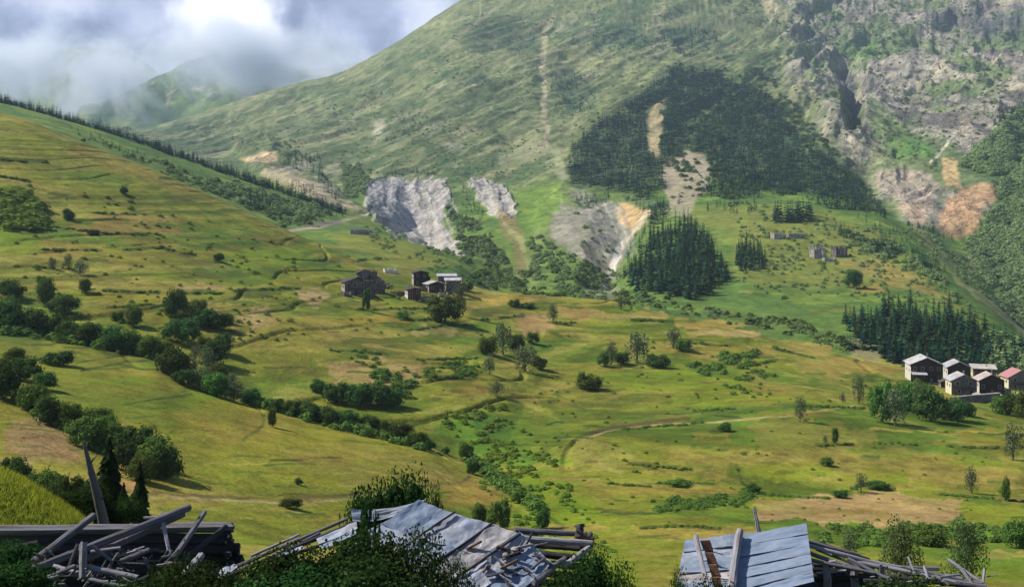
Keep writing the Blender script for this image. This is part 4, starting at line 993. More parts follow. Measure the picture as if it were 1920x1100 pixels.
FORP = [(1068, 318), (1070, 284), (1106, 250), (1156, 212), (1212, 172), (1262, 134), (1320, 128), (1372, 160), (1440, 176), (1474, 212), (1500, 262), (1556, 300), (1612, 345), (1655, 385), (1660, 410), (1600, 405), (1540, 385), (1500, 365), (1440, 365), (1380, 372), (1330, 370), (1240, 350), (1200, 372), (1150, 352), (1100, 348), (1068, 342)]
HOLES = [[(1210, 205), (1255, 180), (1245, 240), (1235, 300), (1212, 290)], [(1240, 325), (1285, 285), (1325, 285), (1330, 330), (1300, 385), (1262, 385)]]
def fkeep(x, y):
    k = .95
    if x > 1330 and 130 < y < 260: k = .62 + .5 * float(fbm(np.array([x / 30.]), np.array([y / 20.]), 2, 9)[0])
    if y < 150: k = .65
    if x > 1300 and 290 < y < 370: k = .7
    return k * float(np.clip(.8 + 1.6 * fbm(np.array([x / 38.]), np.array([y / 30.]), 3, 19)[0] * 1.4 + .1, .06, 1))
items = []
for (x, y) in scatter(FORP, 4600, 4.6, HOLES, fkeep, warp=9):
    g = ground(x, y + 2, 1150)
    if g is not None: items.append((g - Vector((0, 0, .5)), random.triangular(6, 25, 12) / F * g.y, random.uniform(1.1, 2.2)))
extra = [([(1450, 405), (1520, 398), (1522, 415), (1455, 417)], 34, 34, 700), ([(830, 370), (870, 350), (910, 400), (915, 425), (880, 430), (835, 395)], 40, 14, 900),
 ([(1310, 385), (1420, 380), (1420, 400), (1320, 396)], 20, 18, 900), ([(1190, 380), (1290, 370), (1300, 420), (1230, 440), (1200, 450), (1215, 400)], 40, 24, 700), ([(1070, 370), (1150, 365), (1140, 385), (1080, 385)], 20, 14, 900),
 ([(1180, 470), (1220, 450), (1240, 440), (1230, 490), (1175, 505)], 30, 22, 700),
 ([(525, 290), (600, 292), (615, 330), (640, 372), (620, 380), (590, 330), (530, 308)], 50, 15, 1150), ([(540, 345), (590, 352), (585, 366), (540, 358)], 16, 16, 1150), ([(690, 345), (760, 322), (830, 330), (800, 318), (735, 322)], 34, 9, 1150),
 ([(560, 372), (660, 400), (640, 410), (540, 395)], 20, 16, 800), ([(460, 370), (520, 385), (520, 400), (470, 395)], 16, 26, 800), ([(1040, 150), (1080, 130), (1118, 170), (1105, 210), (1050, 220)], 90, 9, 1300),
 ([(1090, 60), (1200, 45), (1220, 85), (1130, 100)], 70, 7, 1300), ([(1240, 55), (1345, 50), (1350, 85), (1290, 105), (1240, 90)], 90, 9, 1300), ([(940, 80), (1000, 60), (1005, 100), (960, 105)], 36, 6, 1300), ([(865, 145), (912, 142), (912, 158), (870, 158)], 18, 7, 1300),
 ([(1850, 640), (1930, 660), (1930, 700), (1860, 700)], 26, 44, 505), ([(1560, 425), (1640, 455), (1690, 470), (1680, 490), (1620, 460), (1580, 450)], 60, 18, 700), ([(1600, 400), (1680, 430), (1740, 490), (1720, 500), (1650, 450)], 60, 14, 900),
 ([(1720, 480), (1780, 510), (1760, 505), (1730, 500)], 30, 18, 700), ([(1870, 205), (1930, 185), (1930, 240), (1860, 240)], 80, 12, 1200), ([(1570, 640), (1640, 655), (1600, 650)], 12, 30, 540)]
for pts, n, hpx, dm in extra:
    for (x, y) in scatter(pts, n, 4):
        g = ground(x, y + 2, dm)
        if g is not None: items.append((g - Vector((0, 0, .5)), random.uniform(.75, 1.25) * hpx / F * g.y, random.uniform(1.1, 1.7)))
items += ridge_rest
for pts, n in (([(420, 350), (520, 362), (590, 385), (570, 410), (500, 400), (430, 375)], 40), ([(120, 232), (400, 340), (560, 385), (600, 410), (420, 366), (200, 280)], 60)):
    for (x, y) in scatter(pts, n, 5):
        g = ground(x, y, 700)
        if g is not None: items.append((g, random.uniform(7, 14) / F * g.y, random.uniform(1.3, 2)))
for P_, n_, dm_, lo_, hi_ in ((POLC, 260, 505, 14, 38), (POLB, 240, 640, 12, 30), ([(1240, 440), (1300, 430), (1335, 450), (1340, 475), (1260, 490), (1215, 470)], 90, 700, 12, 28), ([(1380, 475), (1420, 468), (1440, 490), (1442, 510), (1400, 512), (1378, 500)], 50, 640, 10, 24)):
    for (x, y) in scatter(P_, n_, 4):
        g = ground(x, y, dm_)
        if g is not None: items.append((g, random.uniform(lo_, hi_) / F * g.y, random.uniform(1.3, 2.4)))
for k in range(520):
    x = random.uniform(-60, 650)
    y = float(np.interp(x, [a[0] for a in LINES[12]], [a[1] for a in LINES[12]])); d = float(np.interp(x, [a[0] for a in LINES[12]], [a[2] for a in LINES[12]])) + random.uniform(-55, 8)
    X = (x - CX) / F * d; items.append((Vector((X, d, height_at(X, d) - .6)), random.triangular(7, 19, 12) / F * d, random.uniform(1.6, 2.8)))
massed("conifer_forest", items, FARS, NEEDLEF)

# ------------------------------------------------------------------ scrub and far broadleaf growth, too dense to count
def blob_arr(seed, n=26, sz=.5):
    r_ = np.random.default_rng(seed)
    dv = r_.normal(0, 1, (n, 3)); dv[:, 2] = np.abs(dv[:, 2]); dv /= np.linalg.norm(dv, axis=1)[:, None]
    V, a = leaves(dv * np.array([.5, .5, .75]) * r_.uniform(.6, 1, (n, 1)) + np.array([0, 0, .1]), dv, sz, r_, .8, .35)
    return V, list(range(len(V))), [4] * n, a
BL = [blob_arr(500 + k) for k in range(5)]
BF = [blob_arr(520 + k, 90, .24) for k in range(5)]
it = []
def scrub(pts, n, lo, hi, dm, gap=3, dmax=1e9, wide=(1.0, 1.9)):
    for (x, y) in scatter(pts, n, gap, warp=16, clump=1):
        g = ground(x, y, dm, dmax)
        if g is not None: it.append((g, random.uniform(lo, hi) / F * g.y, random.uniform(*wide)))
scrub([(120, 240), (300, 310), (480, 355), (620, 400), (600, 425), (540, 428), (420, 372), (300, 322), (180, 268)], 460, 3, 8, 700)
scrub([(380, 340), (480, 360), (600, 395), (560, 420), (480, 395), (420, 365)], 260, 8, 15, 700)
scrub([(940, 510), (1130, 490), (1170, 530), (1300, 580), (1500, 600), (1640, 660), (1560, 650), (1400, 610), (1200, 575), (1000, 555), (900, 540)], 560, 3, 8, 560)
scrub([(830, 380), (900, 420), (960, 500), (1000, 540), (900, 540), (860, 480), (860, 430)], 320, 4, 9, 700)
scrub([(1000, 440), (1080, 480), (1140, 540), (1080, 550), (1010, 540), (990, 480)], 170, 5, 10, 700)
scrub([(1080, 380), (1230, 400), (1190, 470), (1140, 500), (1080, 440)], 16, 4, 10, 700)
scrub([(1380, 380), (1560, 400), (1650, 440), (1760, 520), (1830, 600), (1700, 560), (1500, 560), (1380, 540)], 420, 3, 8, 650)
scrub([(1560, 430), (1700, 470), (1800, 560), (1870, 640), (1840, 610), (1740, 520), (1620, 470)], 300, 6, 14, 650)
scrub([(1880, 235), (1930, 200), (1930, 610), (1860, 550), (1810, 470), (1870, 400), (1885, 340), (1800, 305)], 1900, 7, 15, 900)
scrub([(1680, 430), (1740, 440), (1840, 520), (1920, 590), (1930, 640), (1800, 520)], 260, 4, 9, 850)
scrub([(1850, 640), (1930, 650), (1930, 700), (1850, 700)], 90, 14, 30, 500)
scrub([(1260, 120), (1440, 140), (1560, 280), (1660, 400), (1500, 372), (1200, 380), (1060, 345), (1070, 250)], 480, 3, 7, 1150)
scrub([(300, 270), (450, 230), (650, 190), (1000, 250), (1060, 340), (840, 330), (700, 335), (600, 300)], 420, 1.5, 4, 1400)
scrub([(640, 300), (700, 320), (680, 380), (640, 370)], 120, 5, 9, 1200)
scrub([(650, 200), (900, 30), (1300, 0), (1250, 130), (1060, 250), (800, 260)], 380, 1.5, 4, 1500)
scrub([(1350, 0), (1900, 0), (1900, 240), (1700, 300), (1560, 250), (1450, 120)], 700, 2, 6, 1500)
scrub([(680, 420), (860, 470), (1000, 545), (900, 548), (700, 460)], 200, 3, 8, 600, dmax=1200)
massed("scrub", it, BF, SCRUBM); it = []
scrub([(120, 240), (300, 310), (480, 355), (620, 400), (600, 425), (540, 428), (420, 372), (300, 322), (180, 268)], 150, 4, 9, 700)
scrub([(940, 510), (1130, 490), (1170, 530), (1300, 580), (1500, 600), (1640, 660), (1400, 610), (1200, 575), (1000, 555), (900, 540)], 160, 5, 12, 560)
scrub([(830, 380), (900, 420), (960, 500), (1000, 540), (900, 540), (860, 480), (860, 430)], 120, 6, 12, 700)
massed("dark_scrub", it, BL, LEAF); it = []
# lighter broadleaf growth among the conifers of the mountain wood
scrub([(1260, 120), (1440, 140), (1560, 280), (1660, 400), (1500, 372), (1300, 380), (1240, 250)], 800, 4, 10, 1150)
massed("leafy_woodland", it, BF, LEAFD); it = []
# meadow weeds, bank scrub
for (pts, n, lo, hi) in [([(0, 300), (600, 480), (880, 600), (600, 640), (0, 620)], 170, 2, 7), ([(0, 360), (70, 380), (80, 430), (30, 435), (0, 425)], 110, 12, 24), ([(200, 350), (620, 520), (560, 540), (200, 440)], 30, 3, 7),
    ([(560, 640), (920, 600), (1640, 700), (1920, 760), (1920, 1000), (1200, 1000), (860, 760)], 230, 2, 6), ([(820, 780), (940, 760), (1040, 860), (1000, 900), (920, 900)], 150, 4, 11), ([(900, 900), (1060, 900), (1160, 1040), (1020, 1040)], 130, 4, 10),
    ([(1200, 940), (1420, 925), (1400, 950), (1230, 960)], 110, 5, 9), ([(1530, 990), (1920, 985), (1920, 1010), (1640, 1030), (1530, 1020)], 120, 8, 16), ([(1280, 680), (1420, 660), (1400, 700), (1300, 705)], 60, 6, 12), ([(1340, 700), (1460, 690), (1440, 760), (1340, 740)], 24, 5, 9),
    ([(640, 660), (720, 665), (700, 700)], 14, 5, 8), ([(700, 690), (780, 700), (760, 760), (700, 735)], 24, 8, 18), ([(780, 690), (900, 680), (900, 705), (790, 712)], 50, 4, 8), ([(140, 540), (560, 560), (560, 640), (440, 640)], 60, 3, 8)]:
    scrub(pts, n, lo, hi, 100, 4, 640, (1.2, 2.4))
    if 820 <= pts[0][0] <= 900 and pts[0][1] in (780, 900): massed("lush_weeds", it, BF, LUSHM); it = []
for b in BANKS:
    for k in range(int(abs(b[-1][0] - b[0][0]) / 5)):
        t = random.random(); x = b[0][0] + (b[-1][0] - b[0][0]) * t; y = float(np.interp(x, [q[0] for q in b], [q[1] for q in b])) if b[0][0] < b[-1][0] else b[0][1]
        g = ground(x, y + random.uniform(-1, 2), 100, 640)
        if g is not None: it.append((g, random.uniform(2, 6) / F * g.y, random.uniform(1.3, 2.8)))
for L_ in ([(0, 622), (130, 640), (310, 676), (345, 706), (480, 758), (620, 798), (800, 842)], [(-20, 700), (60, 770), (130, 806), (200, 850), (290, 890)], [(880, 866), (950, 915), (1010, 955)]):
    for k in range(230):
        x = random.uniform(L_[0][0], L_[-1][0]); y = float(np.interp(x, [q[0] for q in L_], [q[1] for q in L_])) + random.uniform(-5, 5)
        g = ground(x, y, 100, 640)
        if g is not None: it.append((g, random.uniform(8, 24) / F * g.y, random.uniform(1.0, 1.7)))
massed("undergrowth", it, BF, LEAF); it = []
for (x, y) in scatter([(-40, 895), (20, 915), (150, 985), (150, 1000), (-40, 1000)], 260, 4, warp=3):
    g = ground(x, y, 24, 60)
    if g is not None: it.append((g, random.uniform(3, 14) / F * g.y, random.uniform(1.0, 2.0)))
massed("weeds", it, BF, LUSHM); it = []
# ------------------------------------------------------------------ village houses
def lm(name, rgb, **k): return plain(name, tuple(s2l(c) * .62 for c in rgb), **k)
M_TIN = plain("pale_metal_roof", (0.40, 0.40, 0.43), .5, .15, .5, .3, .8, c2=(.30, .25, .23))
M_TINC = plain("cream_metal_roof", (0.44, 0.41, 0.36), .5, .1, .4, .2, .8, c2=(.34, .30, .26))
M_TINP = plain("pinkish_metal_roof", (0.38, 0.32, 0.31), .5, .1, .4, .2, .8, c2=(.28, .22, .20))
M_RED = plain("red_metal_roof", (0.36, 0.17, 0.17), .5, .1, .4, .12, 1.2)
M_WHITE = plain("white_plaster", (0.46, 0.44, 0.40), .9, nscale=1.5, var=.12)
M_YEL = plain("cream_plaster", (0.50, 0.46, 0.32), .9, nscale=1.5, var=.12)
M_BRN = plain("dark_brown_boards", (0.040, 0.020, 0.015), .9, nscale=2, var=.3, stretch=(1, 1, 5))  # brown boards; on gable fronts the dark tone also holds their shade
M_GRY = plain("grey_stone_wall", (0.12, 0.11, 0.115), .95, nscale=1.4, var=.45, c2=(.20, .18, .16))
M_STN = plain("weathered_stone", (0.28, 0.26, 0.23), .95, nscale=1.0, var=.5, bump=.8, c2=(.13, .12, .11))
M_STND = plain("dark_weathered_stone", (0.14, 0.11, 0.105), .95, nscale=1.0, var=.5, bump=.8, c2=(.055, .045, .045))
M_DRK = plain("dark_opening", (0.012, 0.011, 0.012), .6)
M_SLAT = plain("old_dark_roof", (0.075, 0.060, 0.055), .9, nscale=2, var=.3)
M_FRM = plain("painted_window_frame", (0.42, 0.38, 0.34), .7)

def house(px, py, wpx, hpx, label, roofm, front, side, rise=.30, deep=8.0, rz=24, dmin=300, name="village_house", cat="house", group=None, nwin=3, floors=2, over=.7, shed=None, chim=True, flat=False):  # front darker than side: gable shade and side sun put into wall materials
    g = ground(px, py, dmin); d = g.y
    w = wpx / F * d * .82; H = hpx / F * d
    r = empty(name, g, math.radians(rz)); tag(r, label, cat, group)
    y0, y1 = -deep * .15, deep * .85; x0, x1 = -w / 2, w / 2
    b = MB(); b.hexa([(x0, y0, -4), (x1, y0, -4), (x1, y1, -4), (x0, y1, -4), (x0, y0, H), (x1, y0, H), (x1, y1, H), (x0, y1, H)])
    b.build("side_wall", side, r)
    R = w * rise if not flat else .35
    if not flat:           # boarded gable front and back
        for (ya, yb) in ((y0 - .12, y0 - .004), (y1 + .004, y1 + .1)):
            f = MB()
            f.add([(x0, ya, H * .02), (x1, ya, H * .02), (x1, ya, H), (0, ya, H + R - .05), (x0, ya, H), (x0, yb, H * .02), (x1, yb, H * .02), (x1, yb, H), (0, yb, H + R - .05), (x0, yb, H)],
                  [0, 1, 2, 3, 4, 9, 8, 7, 6, 5, 0, 5, 6, 1, 1, 6, 7, 2, 2, 7, 8, 3, 3, 8, 9, 4, 4, 9, 5, 0], [5, 5, 4, 4, 4, 4, 4])
            f.build("gable_wall", front, r)
    else:
        MB().box((x0 + .004, y0 - .12, .1), (x1 - .004, y0 - .004, H - .05)).build("front_wall", front, r)
    th = .16; o = over; sl = R / (w / 2)
    rf = MB()
    if flat:
        rf.hexa([(x0 - o, y0 - o, H + .02), (x1 + o, y0 - o, H + .02), (x1 + o, y1 + o, H + .9), (x0 - o, y1 + o, H + .9), (x0 - o, y0 - o, H + .25), (x1 + o, y0 - o, H + .25), (x1 + o, y1 + o, H + 1.15), (x0 - o, y1 + o, H + 1.15)])
    else:
        for s_ in (-1, 1):
            xe = s_ * (w / 2 + o); ze = H - o * sl
            rf.hexa([(0, y0 - o, H + R), (xe, y0 - o, ze), (xe, y1 + o, ze), (0, y1 + o, H + R), (0, y0 - o, H + R + th), (xe, y0 - o, ze + th), (xe, y1 + o, ze + th), (0, y1 + o, H + R + th)] if s_ > 0 else
                    [(xe, y0 - o, ze), (0, y0 - o, H + R), (0, y1 + o, H + R), (xe, y1 + o, ze), (xe, y0 - o, ze + th), (0, y0 - o, H + R + th), (0, y1 + o, H + R + th), (xe, y1 + o, ze + th)])
        for k in range(int(deep / 1.2)):     # standing seams
            yy = y0 + .4 + k * 1.2
            for s_ in (-1, 1):
                xe = s_ * (w / 2 + o - .02)
                rf.tube([(0, yy, H + R + th + .02), (xe, yy, H - o * sl + th + .02)], .035, 4)
    ro = rf.build("roof", roofm, r)
    if chim:
        MB().box((w * .12, deep * .45, H), (w * .12 + .6, deep * .45 + .6, H + R + .9)).build("chimney", M_GRY, ro)
    n = 0
    for fl_ in range(floors):
        for k in range(nwin):
            xc = x0 + w * (k + .5 + random.uniform(-.08, .08)) / nwin; zc = H * (fl_ + .55) / floors; ww, hh_ = min(.5, w / nwin * .28), min(.65, H / floors * .28)
            yf = y0 - .12
            if fl_ == 0 and k == nwin // 2 and w > 4:
                MB().box((xc - .55, yf - .05, -.3), (xc + .55, yf + .02, 1.9)).build("door", M_BRN if front is not M_BRN else M_GRY, r); continue
            fr = MB(); t_ = .10
            for (a, b_) in (((xc - ww - t_, zc - hh_ - t_), (xc + ww + t_, zc - hh_)), ((xc - ww - t_, zc + hh_), (xc + ww + t_, zc + hh_ + t_)), ((xc - ww - t_, zc - hh_), (xc - ww, zc + hh_)), ((xc + ww, zc - hh_), (xc + ww + t_, zc + hh_))):
                fr.box((a[0], yf - .07, a[1]), (b_[0], yf + .01, b_[1]))
            fo = fr.build("window", M_FRM, r)
            MB().box((xc - ww, yf - .02, zc - hh_), (xc + ww, yf + .01, zc + hh_)).build("pane", M_DRK, fo)
    if floors == 2 and not flat and w > 7:       # timber balcony across the front
        bz = H * .48; bl = MB().box((x0 + .3, y0 - 1.3, bz - .12), (x1 - .3, y0 - .13, bz)); 
        for q in range(int(w / .9)): bl.box((x0 + .4 + q * .9, y0 - 1.28, bz), (x0 + .48 + q * .9, y0 - 1.2, bz + .9))
        bl.box((x0 + .3, y0 - 1.29, bz + .9), (x1 - .3, y0 - 1.2, bz + .98)); bl.build("balcony", M_BRN, r)
    for k in range(2):   # windows of the sunlit side wall
        yc = y0 + deep * (k + .6) / 2.4; zc = H * .62
        fo = MB().box((x0 - .06, yc - .55, zc - .65), (x0 + .01, yc + .55, zc + .65)).build("window", M_FRM, r)
        MB().box((x0 - .09, yc - .43, zc - .53), (x0 - .05, yc + .43, zc + .53)).build("pane", M_DRK, fo)
    if shed:
        sx, sw, sh = shed
        s = MB(); s.hexa([(sx - sw, y0 - 3, sh - .5), (sx + sw, y0 - 3, sh - .5), (sx + sw, y0 - .14, sh + .3), (sx - sw, y0 - .14, sh + .3), (sx - sw, y0 - 3, sh - .35), (sx + sw, y0 - 3, sh - .35), (sx + sw, y0 - .14, sh + .45), (sx - sw, y0 - .14, sh + .45)])
        s.build("porch_roof", roofm, r)
        for q in (-1, 1): MB().tube([(sx + q * (sw - .2), y0 - 2.7, -1), (sx + q * (sw - .2), y0 - 2.7, sh - .5)], .12, 6).build("porch_post", M_BRN, r)
    return r
house(1736, 716, 70, 34, "large brown house with pale roof and porch at the left end of the right-hand village", M_TIN, M_BRN, M_WHITE, rise=.22, deep=12, rz=-9, nwin=4, shed=(-3.2, 3.0, 4.0))
house(1797, 713, 50, 26, "house with a white roof and brown gable behind the cream-walled one", M_TIN, M_BRN, M_WHITE, rise=.24, deep=9, rz=-9, nwin=2, floors=1)
house(1845, 707, 48, 16, "long house under a flat cream roof at the back of the village", M_TINC, M_BRN, M_YEL, deep=8, rz=-16, nwin=4, floors=1, flat=True)
house(1806, 740, 56, 28, "cream-walled house with a pale roof at the front of the village", M_TIN, M_GRY, M_YEL, rise=.24, deep=8, rz=-6, nwin=2, dmin=250)
house(1858, 738, 54, 26, "dark brown house with a pinkish roof right of the cream-walled house", M_TINP, M_BRN, M_WHITE, rise=.26, deep=8, rz=-9, nwin=3, floors=1, dmin=250)
house(1912, 730, 56, 24, "house with a red roof at the right edge of the photo", M_RED, M_GRY, M_YEL, rise=.28, deep=8, rz=-2, nwin=2, dmin=250)
house(1876, 752, 22, 9, "small shed with a whitish roof in front of the pinkish-roofed house", M_TIN, M_BRN, M_STN, rise=.2, deep=4, rz=2, nwin=1, floors=1, name="shed", cat="shed", chim=False, dmin=250)
house(1916, 752, 26, 9, "small pale-roofed shed in front of the red-roofed house", M_TINC, M_BRN, M_STN, rise=.2, deep=4, rz=0, nwin=1, floors=1, name="shed", cat="shed", chim=False, dmin=250)
a, b = ground(1795, 752, 250), ground(1874, 754, 250)
r = empty("retaining_wall", a); tag(r, "grey terrace wall with a white coping in front of the village", "wall")
bb = b - a; L_ = bb.length; r.rotation_euler = (0, 0, math.atan2(bb.y, bb.x))
MB().box((0, -.4, -2.5), (L_, .4, 1.6)).build("wall", M_GRY, r); MB().box((-.1, -.55, 1.6), (L_ + .1, .5, 1.85)).build("coping", M_STN, r)

# ------------------------------------------------------------------ ruins
def ruin_walls(name, px, py, wpx, hpx, label, mat, rz=15, deep=6, dmin=400, openings=2, seed=1, rag=.45):
    r_ = random.Random(seed); g = ground(px, py, dmin); d = g.y; w = wpx / F * d * .9; H = hpx / F * d
    r = empty(name, g, math.radians(rz)); tag(r, label, "ruin")
    def wl(p, q, nm, opn):
        n = max(6, int((Vector(q) - Vector(p)).length / .55)); b_ = MB(); dv = (Vector(q) - Vector(p)) / n; nrm = Vector((-dv.y, dv.x, 0)).normalized() * .3
        for k in range(n):
            a_ = Vector(p) + dv * k; c_ = a_ + dv
            h_ = H * (1 - rag * abs(math.sin(k * .9 + seed)) * r_.random()) ; lo = -3
            if opn and k % max(2, n // (openings + 1)) == 1 and 0 < k < n - 1:
                b_.hexa([a_ - nrm + Vector((0, 0, lo)), c_ - nrm + Vector((0, 0, lo)), c_ + nrm + Vector((0, 0, lo)), a_ + nrm + Vector((0, 0, lo)), a_ - nrm + Vector((0, 0, H * .2)), c_ - nrm + Vector((0, 0, H * .2)), c_ + nrm + Vector((0, 0, H * .2)), a_ + nrm + Vector((0, 0, H * .2))]); lo = H * .62
            b_.hexa([a_ - nrm + Vector((0, 0, lo)), c_ - nrm + Vector((0, 0, lo)), c_ + nrm + Vector((0, 0, lo)), a_ + nrm + Vector((0, 0, lo)), a_ - nrm + Vector((0, 0, h_)), c_ - nrm + Vector((0, 0, h_)), c_ + nrm + Vector((0, 0, h_)), a_ + nrm + Vector((0, 0, h_))])
        b_.build(nm, mat, r)
    x = w / 2
    wl((-x, 0, 0), (x, 0, 0), "front_wall", True); wl((-x + .3, .32, 0), (-x + .3, deep, 0), "side_wall", False); wl((x - .3, .32, 0), (x - .3, deep, 0), "side_wall", False); wl((-x, deep + .32, 0), (x, deep + .32, 0), "rear_wall", False)
    return r
house(665, 552, 48, 24, "brown stone house with a dark sagging roof at the left end of the small village", M_SLAT, M_STND, M_STN, rise=.18, deep=8, rz=20, nwin=3, name="old_house", chim=False, dmin=420)
ruin_walls("stone_ruin", 703, 549, 42, 24, "dark roofless stone ruin joined to the brown house", M_STND, 14, 6, 420, seed=4)
house(684, 524, 36, 13, "low dark-roofed hut behind the brown stone house", M_SLAT, M_STND, M_STN, rise=.2, deep=6, rz=14, nwin=2, floors=1, name="hut", cat="hut", chim=False, dmin=450)
house(789, 536, 34, 25, "tall dark brown house in the middle of the small village", M_SLAT, M_BRN, M_STN, rise=.12, deep=8, rz=12, nwin=2, name="old_house", chim=False, dmin=450)
house(776, 562, 30, 20, "reddish brown house below the tall dark one", M_SLAT, plain("red_brown_boards", (0.10, 0.03, 0.025), .9), M_WHITE, rise=.10, deep=7, rz=16, nwin=2, name="old_house", chim=False, dmin=420)
house(817, 548, 36, 16, "barn with a pale roof left of the two white roofs", M_TIN, M_BRN, M_STN, rise=.16, deep=8, rz=22, nwin=2, floors=1, name="barn", cat="barn", chim=False, dmin=430)
house(838, 533, 40, 15, "upper barn with a long white metal roof in the small village", M_TIN, M_GRY, M_STN, deep=6, rz=6, nwin=2, floors=1, flat=True, name="barn", cat="barn", chim=False, dmin=450)
house(850, 548, 34, 22, "lower barn with a white metal roof behind the slender pale tree", M_TIN, M_GRY, M_STN, deep=6, rz=6, nwin=2, floors=2, flat=True, name="barn", cat="barn", chim=False, dmin=430)
ruin_walls("stone_ruin", 800, 564, 24, 9, "low pale stone pen between the reddish house and the barn", M_STN, 10, 4, 420, seed=8)
ruin_walls("stone_ruin", 733, 512, 26, 9, "low pale broken walls above the small village", plain("pale_stone", (0.42, 0.40, 0.37), .95, var=.3), 20, 3, 470, seed=12, rag=.9)
ruin_walls("stone_ruin", 745, 553, 46, 7, "long low wall of rubble right of the roofless ruin", M_STND, 4, 2, 430, seed=13, rag=.9)
ruin_walls("stone_ruin", 1462, 448, 26, 12, "left one of the two roofless huts high on the far spur", M_STN, 15, 6, 800, seed=14)
ruin_walls("stone_ruin", 1494, 447, 34, 10, "right one of the two roofless huts high on the far spur", M_STN, 5, 5, 800, seed=15)
ruin_walls("stone_ruin", 1537, 484, 26, 24, "tall ragged walls at the left of the ruined hamlet on the far spur", M_STN, 15, 7, 700, seed=16, rag=.9)
ruin_walls("stone_ruin", 1578, 482, 30, 22, "darkest ruin at the right of the ruined hamlet on the far spur", M_STND, 25, 6, 700, seed=17, rag=.6)
ruin_walls("stone_ruin", 1556, 490, 24, 8, "lowest walls in the middle of the ruined hamlet on the far spur", M_STN, 8, 4, 700, seed=18, rag=.9)
ruin_walls("stone_ruin", 675, 440, 40, 10, "ruined walls beside the dirt road on the shoulder", M_STN, 12, 8, 640, seed=19, rag=.9)

for px, py, w_, h_, lab, rm, fr in ((1772, 726, 20, 10, "little lean-to between the large brown house and the cream-walled one", M_SLAT, M_BRN), (1838, 722, 20, 10, "small dark outbuilding behind the pinkish-roofed house", M_TINC, M_BRN), (1888, 740, 16, 9, "little grey hut left of the red-roofed house", M_TIN, M_GRY), (1838, 748, 16, 7, "tiny pale-roofed hut on the terrace wall below the cream-walled house", M_TIN, M_STN)):
    house(px, py, w_, h_, lab, rm, fr, M_STN, rise=.2, deep=4, rz=random.uniform(-14, 0), nwin=1, floors=1, name="shed", cat="shed", chim=False, dmin=250, over=.4)
for px, py, w_, h_, lab, rz in ((652, 556, 18, 9, "crumbling pen at the foot of the brown stone house", 30), (690, 556, 22, 8, "low broken wall in front of the roofless ruin", -10), (722, 540, 20, 9, "dark broken wall climbing right of the roofless ruin", 35), (792, 546, 18, 7, "short rubble wall under the tall dark house", 0), (832, 556, 20, 8, "rubble wall in front of the lower white-roofed barn", 12)):
    ruin_walls("stone_ruin", px, py, w_, h_, lab, M_STND if px != 832 else M_STN, rz, 3, 420, seed=int(px), rag=.9)
house(706, 530, 18, 8, "tiny hut with a sagging dark roof above the roofless ruin", M_SLAT, M_STND, M_STN, rise=.2, deep=4, rz=8, nwin=1, floors=1, name="hut", cat="hut", chim=False, dmin=450, over=.3)
house(803, 545, 18, 9, "small dark hut between the tall house and the pale-roofed barn", M_SLAT, M_BRN, M_STN, rise=.15, deep=4, rz=8, nwin=1, floors=1, name="hut", cat="hut", chim=False, dmin=430, over=.3)

for px, py, w_, h_, lab, rm, fr in ((648, 545, 16, 12, "narrow brown hut at the far left end of the small village", M_SLAT, M_BRN), (672, 533, 20, 11, "hut with a reddish front between the brown house and the low hut", M_SLAT, M_BRN), (700, 520, 16, 9, "uppermost small hut behind the dark ruin", M_SLAT, M_STND), (768, 548, 14, 9, "very small hut above the reddish brown house", M_SLAT, M_BRN), (800, 530, 16, 11, "brown hut touching the right side of the tall dark house", M_SLAT, M_BRN), (824, 540, 16, 8, "small hut wedged between the barns", M_TINC, M_BRN), (868, 544, 18, 10, "last small hut at the right end of the small village", M_SLAT, M_STND)):
    house(px, py, w_, h_, lab, rm, fr, M_STN, rise=random.uniform(.1, .25), deep=4, rz=random.uniform(-4, 20), nwin=1, floors=1, name="hut", cat="hut", chim=False, dmin=430, over=.4)
